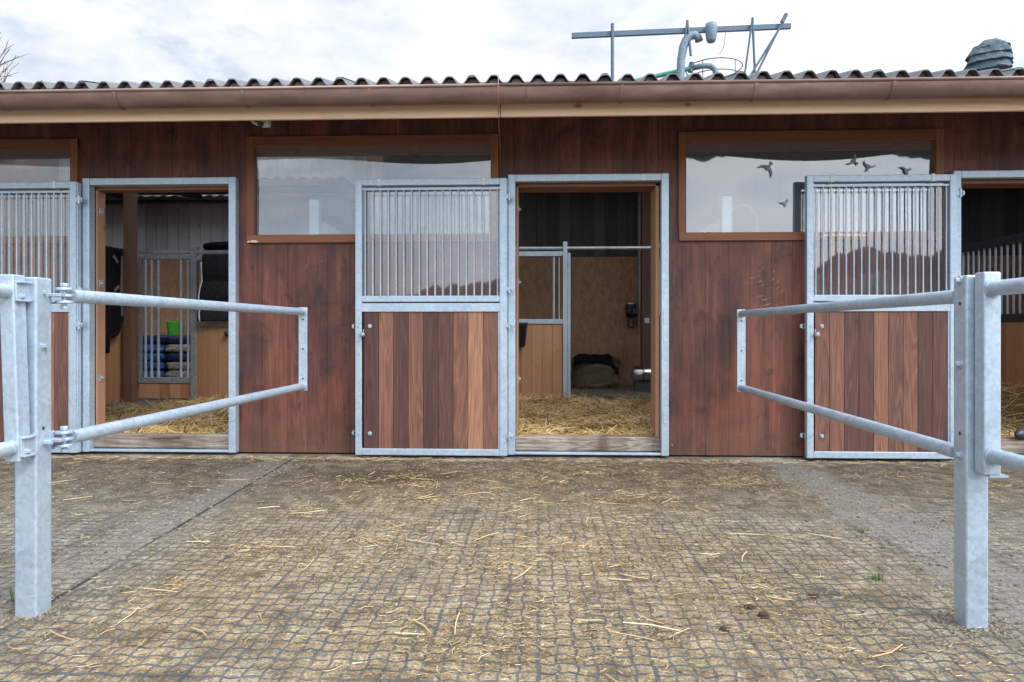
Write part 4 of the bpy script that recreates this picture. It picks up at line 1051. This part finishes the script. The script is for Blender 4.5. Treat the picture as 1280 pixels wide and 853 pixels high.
def m_crumb():
    mm, nt, bs = newmat('earth_crumb'); L(nt, ramp(nt, attr(nt), [(0,(.07,.055,.04)),(.5,(.16,.13,.095)),(1,(.27,.24,.20))]), bs.inputs['Base Color']); bs.inputs['Roughness'].default_value=.9; return mm
tag(m.build('earth_crumbs', m_crumb(), origin=(0,0,0)), 'small stones and earth crumbs on the paving', 'gravel', kind='stuff')
# dung clods, each countable
CL = [(.632,-3.11,.020,'small brown dung clod, nearest and leftmost of the four on the paving'),(.80,-2.995,.026,'largest brown dung clod, in the middle of the four on the paving'),(.775,-2.92,.022,'crumbled brown dung clod just behind the largest clod on the paving'),(1.044,-2.81,.022,'brown dung clod, farthest right of the four on the paving')]
for (x,y,r,lab) in CL:
    m = MB()
    def cf_(u,v):
        th=u*2*math.pi; ph=(v-.5)*math.pi; k=1+.6*noise.noise((x*50+math.cos(th)*math.cos(ph)*1.6,y*50+math.sin(th)*math.cos(ph)*1.6,math.sin(ph)*1.6))
        return (x+r*k*math.cos(ph)*math.cos(th)*.85, y+r*k*math.cos(ph)*math.sin(th)*.75, r*.15+r*.38*k*math.sin(ph))
    m.grid(cf_,18,12); tag(m.build('dung_clod', M['dung'], smooth=True), lab, 'dung', 'dung clods on the paving')
# weed tufts
def tuft(x, y, n, hgt, lab):
    m = MB()
    for k in range(n):
        a = random.uniform(0,6.28); r0 = random.uniform(0,.035); h_ = hgt*random.uniform(.5,1.1); le = random.uniform(.2,1.0)*hgt
        bx, by = x+r0*math.cos(a), y+r0*math.sin(a); px, py = -math.sin(a)*.0022, math.cos(a)*.0022
        mid = (bx+le*.4*math.cos(a), by+le*.4*math.sin(a), h_*.65); tip = (bx+le*math.cos(a), by+le*math.sin(a), h_)
        m.add([(bx-px,by-py,0),(bx+px,by+py,0),(mid[0]+px,mid[1]+py,mid[2]),(mid[0]-px,mid[1]-py,mid[2]),tip],[(0,1,2,3),(3,2,4)])
    tag(m.build('grass_tuft', M['leaf']), lab, 'grass tuft', 'grass tufts on the paving')
tuft(1.37,-2.62,26,.035,'small green grass tuft left of the foot of the right post')
tuft(-1.93,-2.98,22,.07,'green grass blades sprouting at the foot of the left post')
tuft(1.62,-1.95,14,.03,'tiny green tuft in the gravel strip behind the right post')

# ---------------------------------------------------------------- things above and behind the roof
t = thing('overhead_beam', 'long steel beam on a thin upright above the roof', 'beam', (3.9,13,0))
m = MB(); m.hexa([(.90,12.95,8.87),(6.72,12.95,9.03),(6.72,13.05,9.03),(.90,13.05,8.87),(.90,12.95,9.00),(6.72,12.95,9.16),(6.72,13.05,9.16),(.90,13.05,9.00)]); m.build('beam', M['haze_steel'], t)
m = MB(); m.cyl((1.985,12.9,0),(1.985,12.9,9.20),.045,n=10); m.build('upright', M['haze_steel'], t)
for (tx, bx0, bx1, tz) in ((5.68,5.47,5.745,9.29),(3.968,3.80,4.10,9.25)):
    m = MB(); m.cyl((tx,12.88,tz),(tx+(bx0-tx)*4.0,12.88,tz-(tz-7.75)*4.0) if tx>5 else (3.86,12.88,8.5),.028,n=8); m.cyl((tx,12.88,tz),(tx+(bx1-tx)*4.0,12.88,tz-(tz-7.75)*4.0) if tx>5 else (4.06,12.88,8.3),.035,n=8)
    m.each('trestle', M['haze_steel'], t)
m = MB(); m.cyl((6.54,12.86,9.32),(5.76,12.86,7.75),.03,n=8); m.cyl((6.40,12.86,9.02),(5.62,12.86,7.75),.03,n=8); m.cyl((6.44,12.86,9.14),(6.56,12.86,9.36),.055,n=8); m.each('strut', M['haze_steel'], t)
t = thing('hanging_bucket', 'grey bucket shaped drum hanging from the beam above the roof', 'drum', (4.57,12.8,8.6))
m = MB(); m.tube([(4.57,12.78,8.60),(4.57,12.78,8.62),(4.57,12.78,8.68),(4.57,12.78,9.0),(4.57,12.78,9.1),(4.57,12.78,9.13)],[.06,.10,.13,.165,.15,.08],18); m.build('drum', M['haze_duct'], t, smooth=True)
m = MB(); m.tube([(4.98,12.9,9.02),(4.96,12.9,8.7),(4.92,12.9,8.5),(4.82,12.9,8.35)],.008,6); m.build('cord', M['haze_steel'], t)
t = thing('feed_silo', 'feed silo top with round guard rail behind the roof', 'silo', (5.15,14.6,0))
m = MB(); m.cyl((5.15,14.8,0),(5.15,14.8,7.35),.85,n=28); m.build('shell', M['silo'], t)
for z in (8.68, 8.36):
    m = MB(); m.tube([(5.15+.80*math.cos(a),14.8+.80*math.sin(a),z) for a in np.linspace(0,2*math.pi,41)],.016,8); m.build('guard_rail', M['haze_steel'], t, smooth=True)
for a in (-1.0,-2.2,.4,1.6,2.6):
    m = MB(); m.cyl((5.15+.80*math.cos(a),14.8+.80*math.sin(a),7.3),(5.15+.80*math.cos(a),14.8+.80*math.sin(a),8.68),.014,n=8); m.build('stanchion', M['haze_steel'], t)
m = MB(); m.tube([(3.80,12.95,0),(3.80,12.95,7.8),(3.815,12.95,8.2),(3.87,12.95,8.55),(3.95,12.95,8.75),(4.06,12.95,8.86),(4.18,12.95,8.88),(4.27,12.95,8.82),(4.29,12.95,8.72)],[.11]*3+[.115,.115,.11,.11,.10,.11],16)
tag(m.build('filler_duct', M['haze_duct'], smooth=True), 'pale curved filler duct with hooked end rising behind the roof', 'duct')
t = thing('feed_pipe', 'sloping teal green pipe with grey elbow low above the roof edge', 'pipe', (4.0,13.4,7.8))
m = MB(); m.cyl((1.6,13.4,7.62),(4.35,13.4,8.20),.062,n=14); m.build('pipe', M['green_pipe'], t)
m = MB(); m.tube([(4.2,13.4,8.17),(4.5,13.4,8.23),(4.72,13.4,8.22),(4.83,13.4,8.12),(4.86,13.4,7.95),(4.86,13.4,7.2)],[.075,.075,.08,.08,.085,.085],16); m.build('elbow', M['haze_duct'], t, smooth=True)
m = MB(); m.cyl((4.16,13.4,8.06),(4.2,13.4,8.32),.07,n=12); m.build('valve', M['haze_steel'], t)
# louvred ventilator on the roof, bluish haze mixed into its mottled colour
vt = thing('roof_ventilator', 'haze-tinted layered ventilator cap on the roof at far right', 'ventilator', (6.08,4.0,3.9))
m = MB(); m.box(5.90,6.26,3.85,4.15,3.9,4.56); m.build('shaft', M['haze_vent'], vt)
zz = 4.50
for k,(ra,rb,h_) in enumerate(((.285,.215,.125),(.29,.22,.12),(.275,.20,.12),(.225,.10,.10))):
    m = MB(); rr = []
    def vf(u,v):
        a=u*2*math.pi; r=(ra*(1-v)+rb*v); k2=1+.13*noise.noise((math.cos(a)*2.5,math.sin(a)*2.5,k*3+v))
        r *= (abs(math.cos(a+.5))**3.5+abs(math.sin(a+.5))**3.5)**(-1/3.5)*.95
        return (6.06+.012*k+r*k2*math.cos(a), 4.0+r*k2*math.sin(a), zz+h_*v-.02*(1-v)*(1+noise.noise((math.cos(a)*5,math.sin(a)*5,k))))
    m.grid(vf,40,4); b_ = len(m.v)
    m.f.append([4*41+i for i in range(40)]); m.t.append(.5); m.f.append([i for i in reversed(range(40))]); m.t.append(.5)
    m.build('louvre', M['haze_vent'], vt); zz += h_*.84
# bare tree beyond the left end
tr = thing('bare_tree', 'bare leafless tree whose twigs reach in at the top left', 'tree', (-19.6,16,0))
tm, cm = MB(), MB(); random.seed(21)
tm.tube([(-19.6,16,0),(-19.55,16,2.5),(-19.4,16,5)],[.22,.18,.13],10)
def branch(p, d, l, r, n):
    q = p+d*l; md = p+d*l*.5+Vector((random.uniform(-.06,.06),random.uniform(-.06,.06),random.uniform(-.03,.06)))*l
    cm.tube([p,md,q],[r,r*.85,r*.65],5,cap=False)
    if n == 0: return
    for k in range(3 if n > 1 else 4):
        nd = (d+Vector((random.uniform(-.75,.75),random.uniform(-.75,.75),random.uniform(-.35,.6)))).normalized()
        branch(p+d*l*random.uniform(.45,1), nd, l*random.uniform(.58,.78), max(.006,r*.58), n-1)
for k in range(6):
    a = k*1.05; branch(Vector((-19.5,16,4.4+.3*k)), Vector((math.cos(a)*.62,math.sin(a)*.5,.95)).normalized(), 2.9, .085, 4)
tm.build('trunk', M['bark'], tr, smooth=True); cm.build('crown', M['bark'], tr)
tr.location.x -= 1.6; tr.scale = (1.13,1.13,1.16)
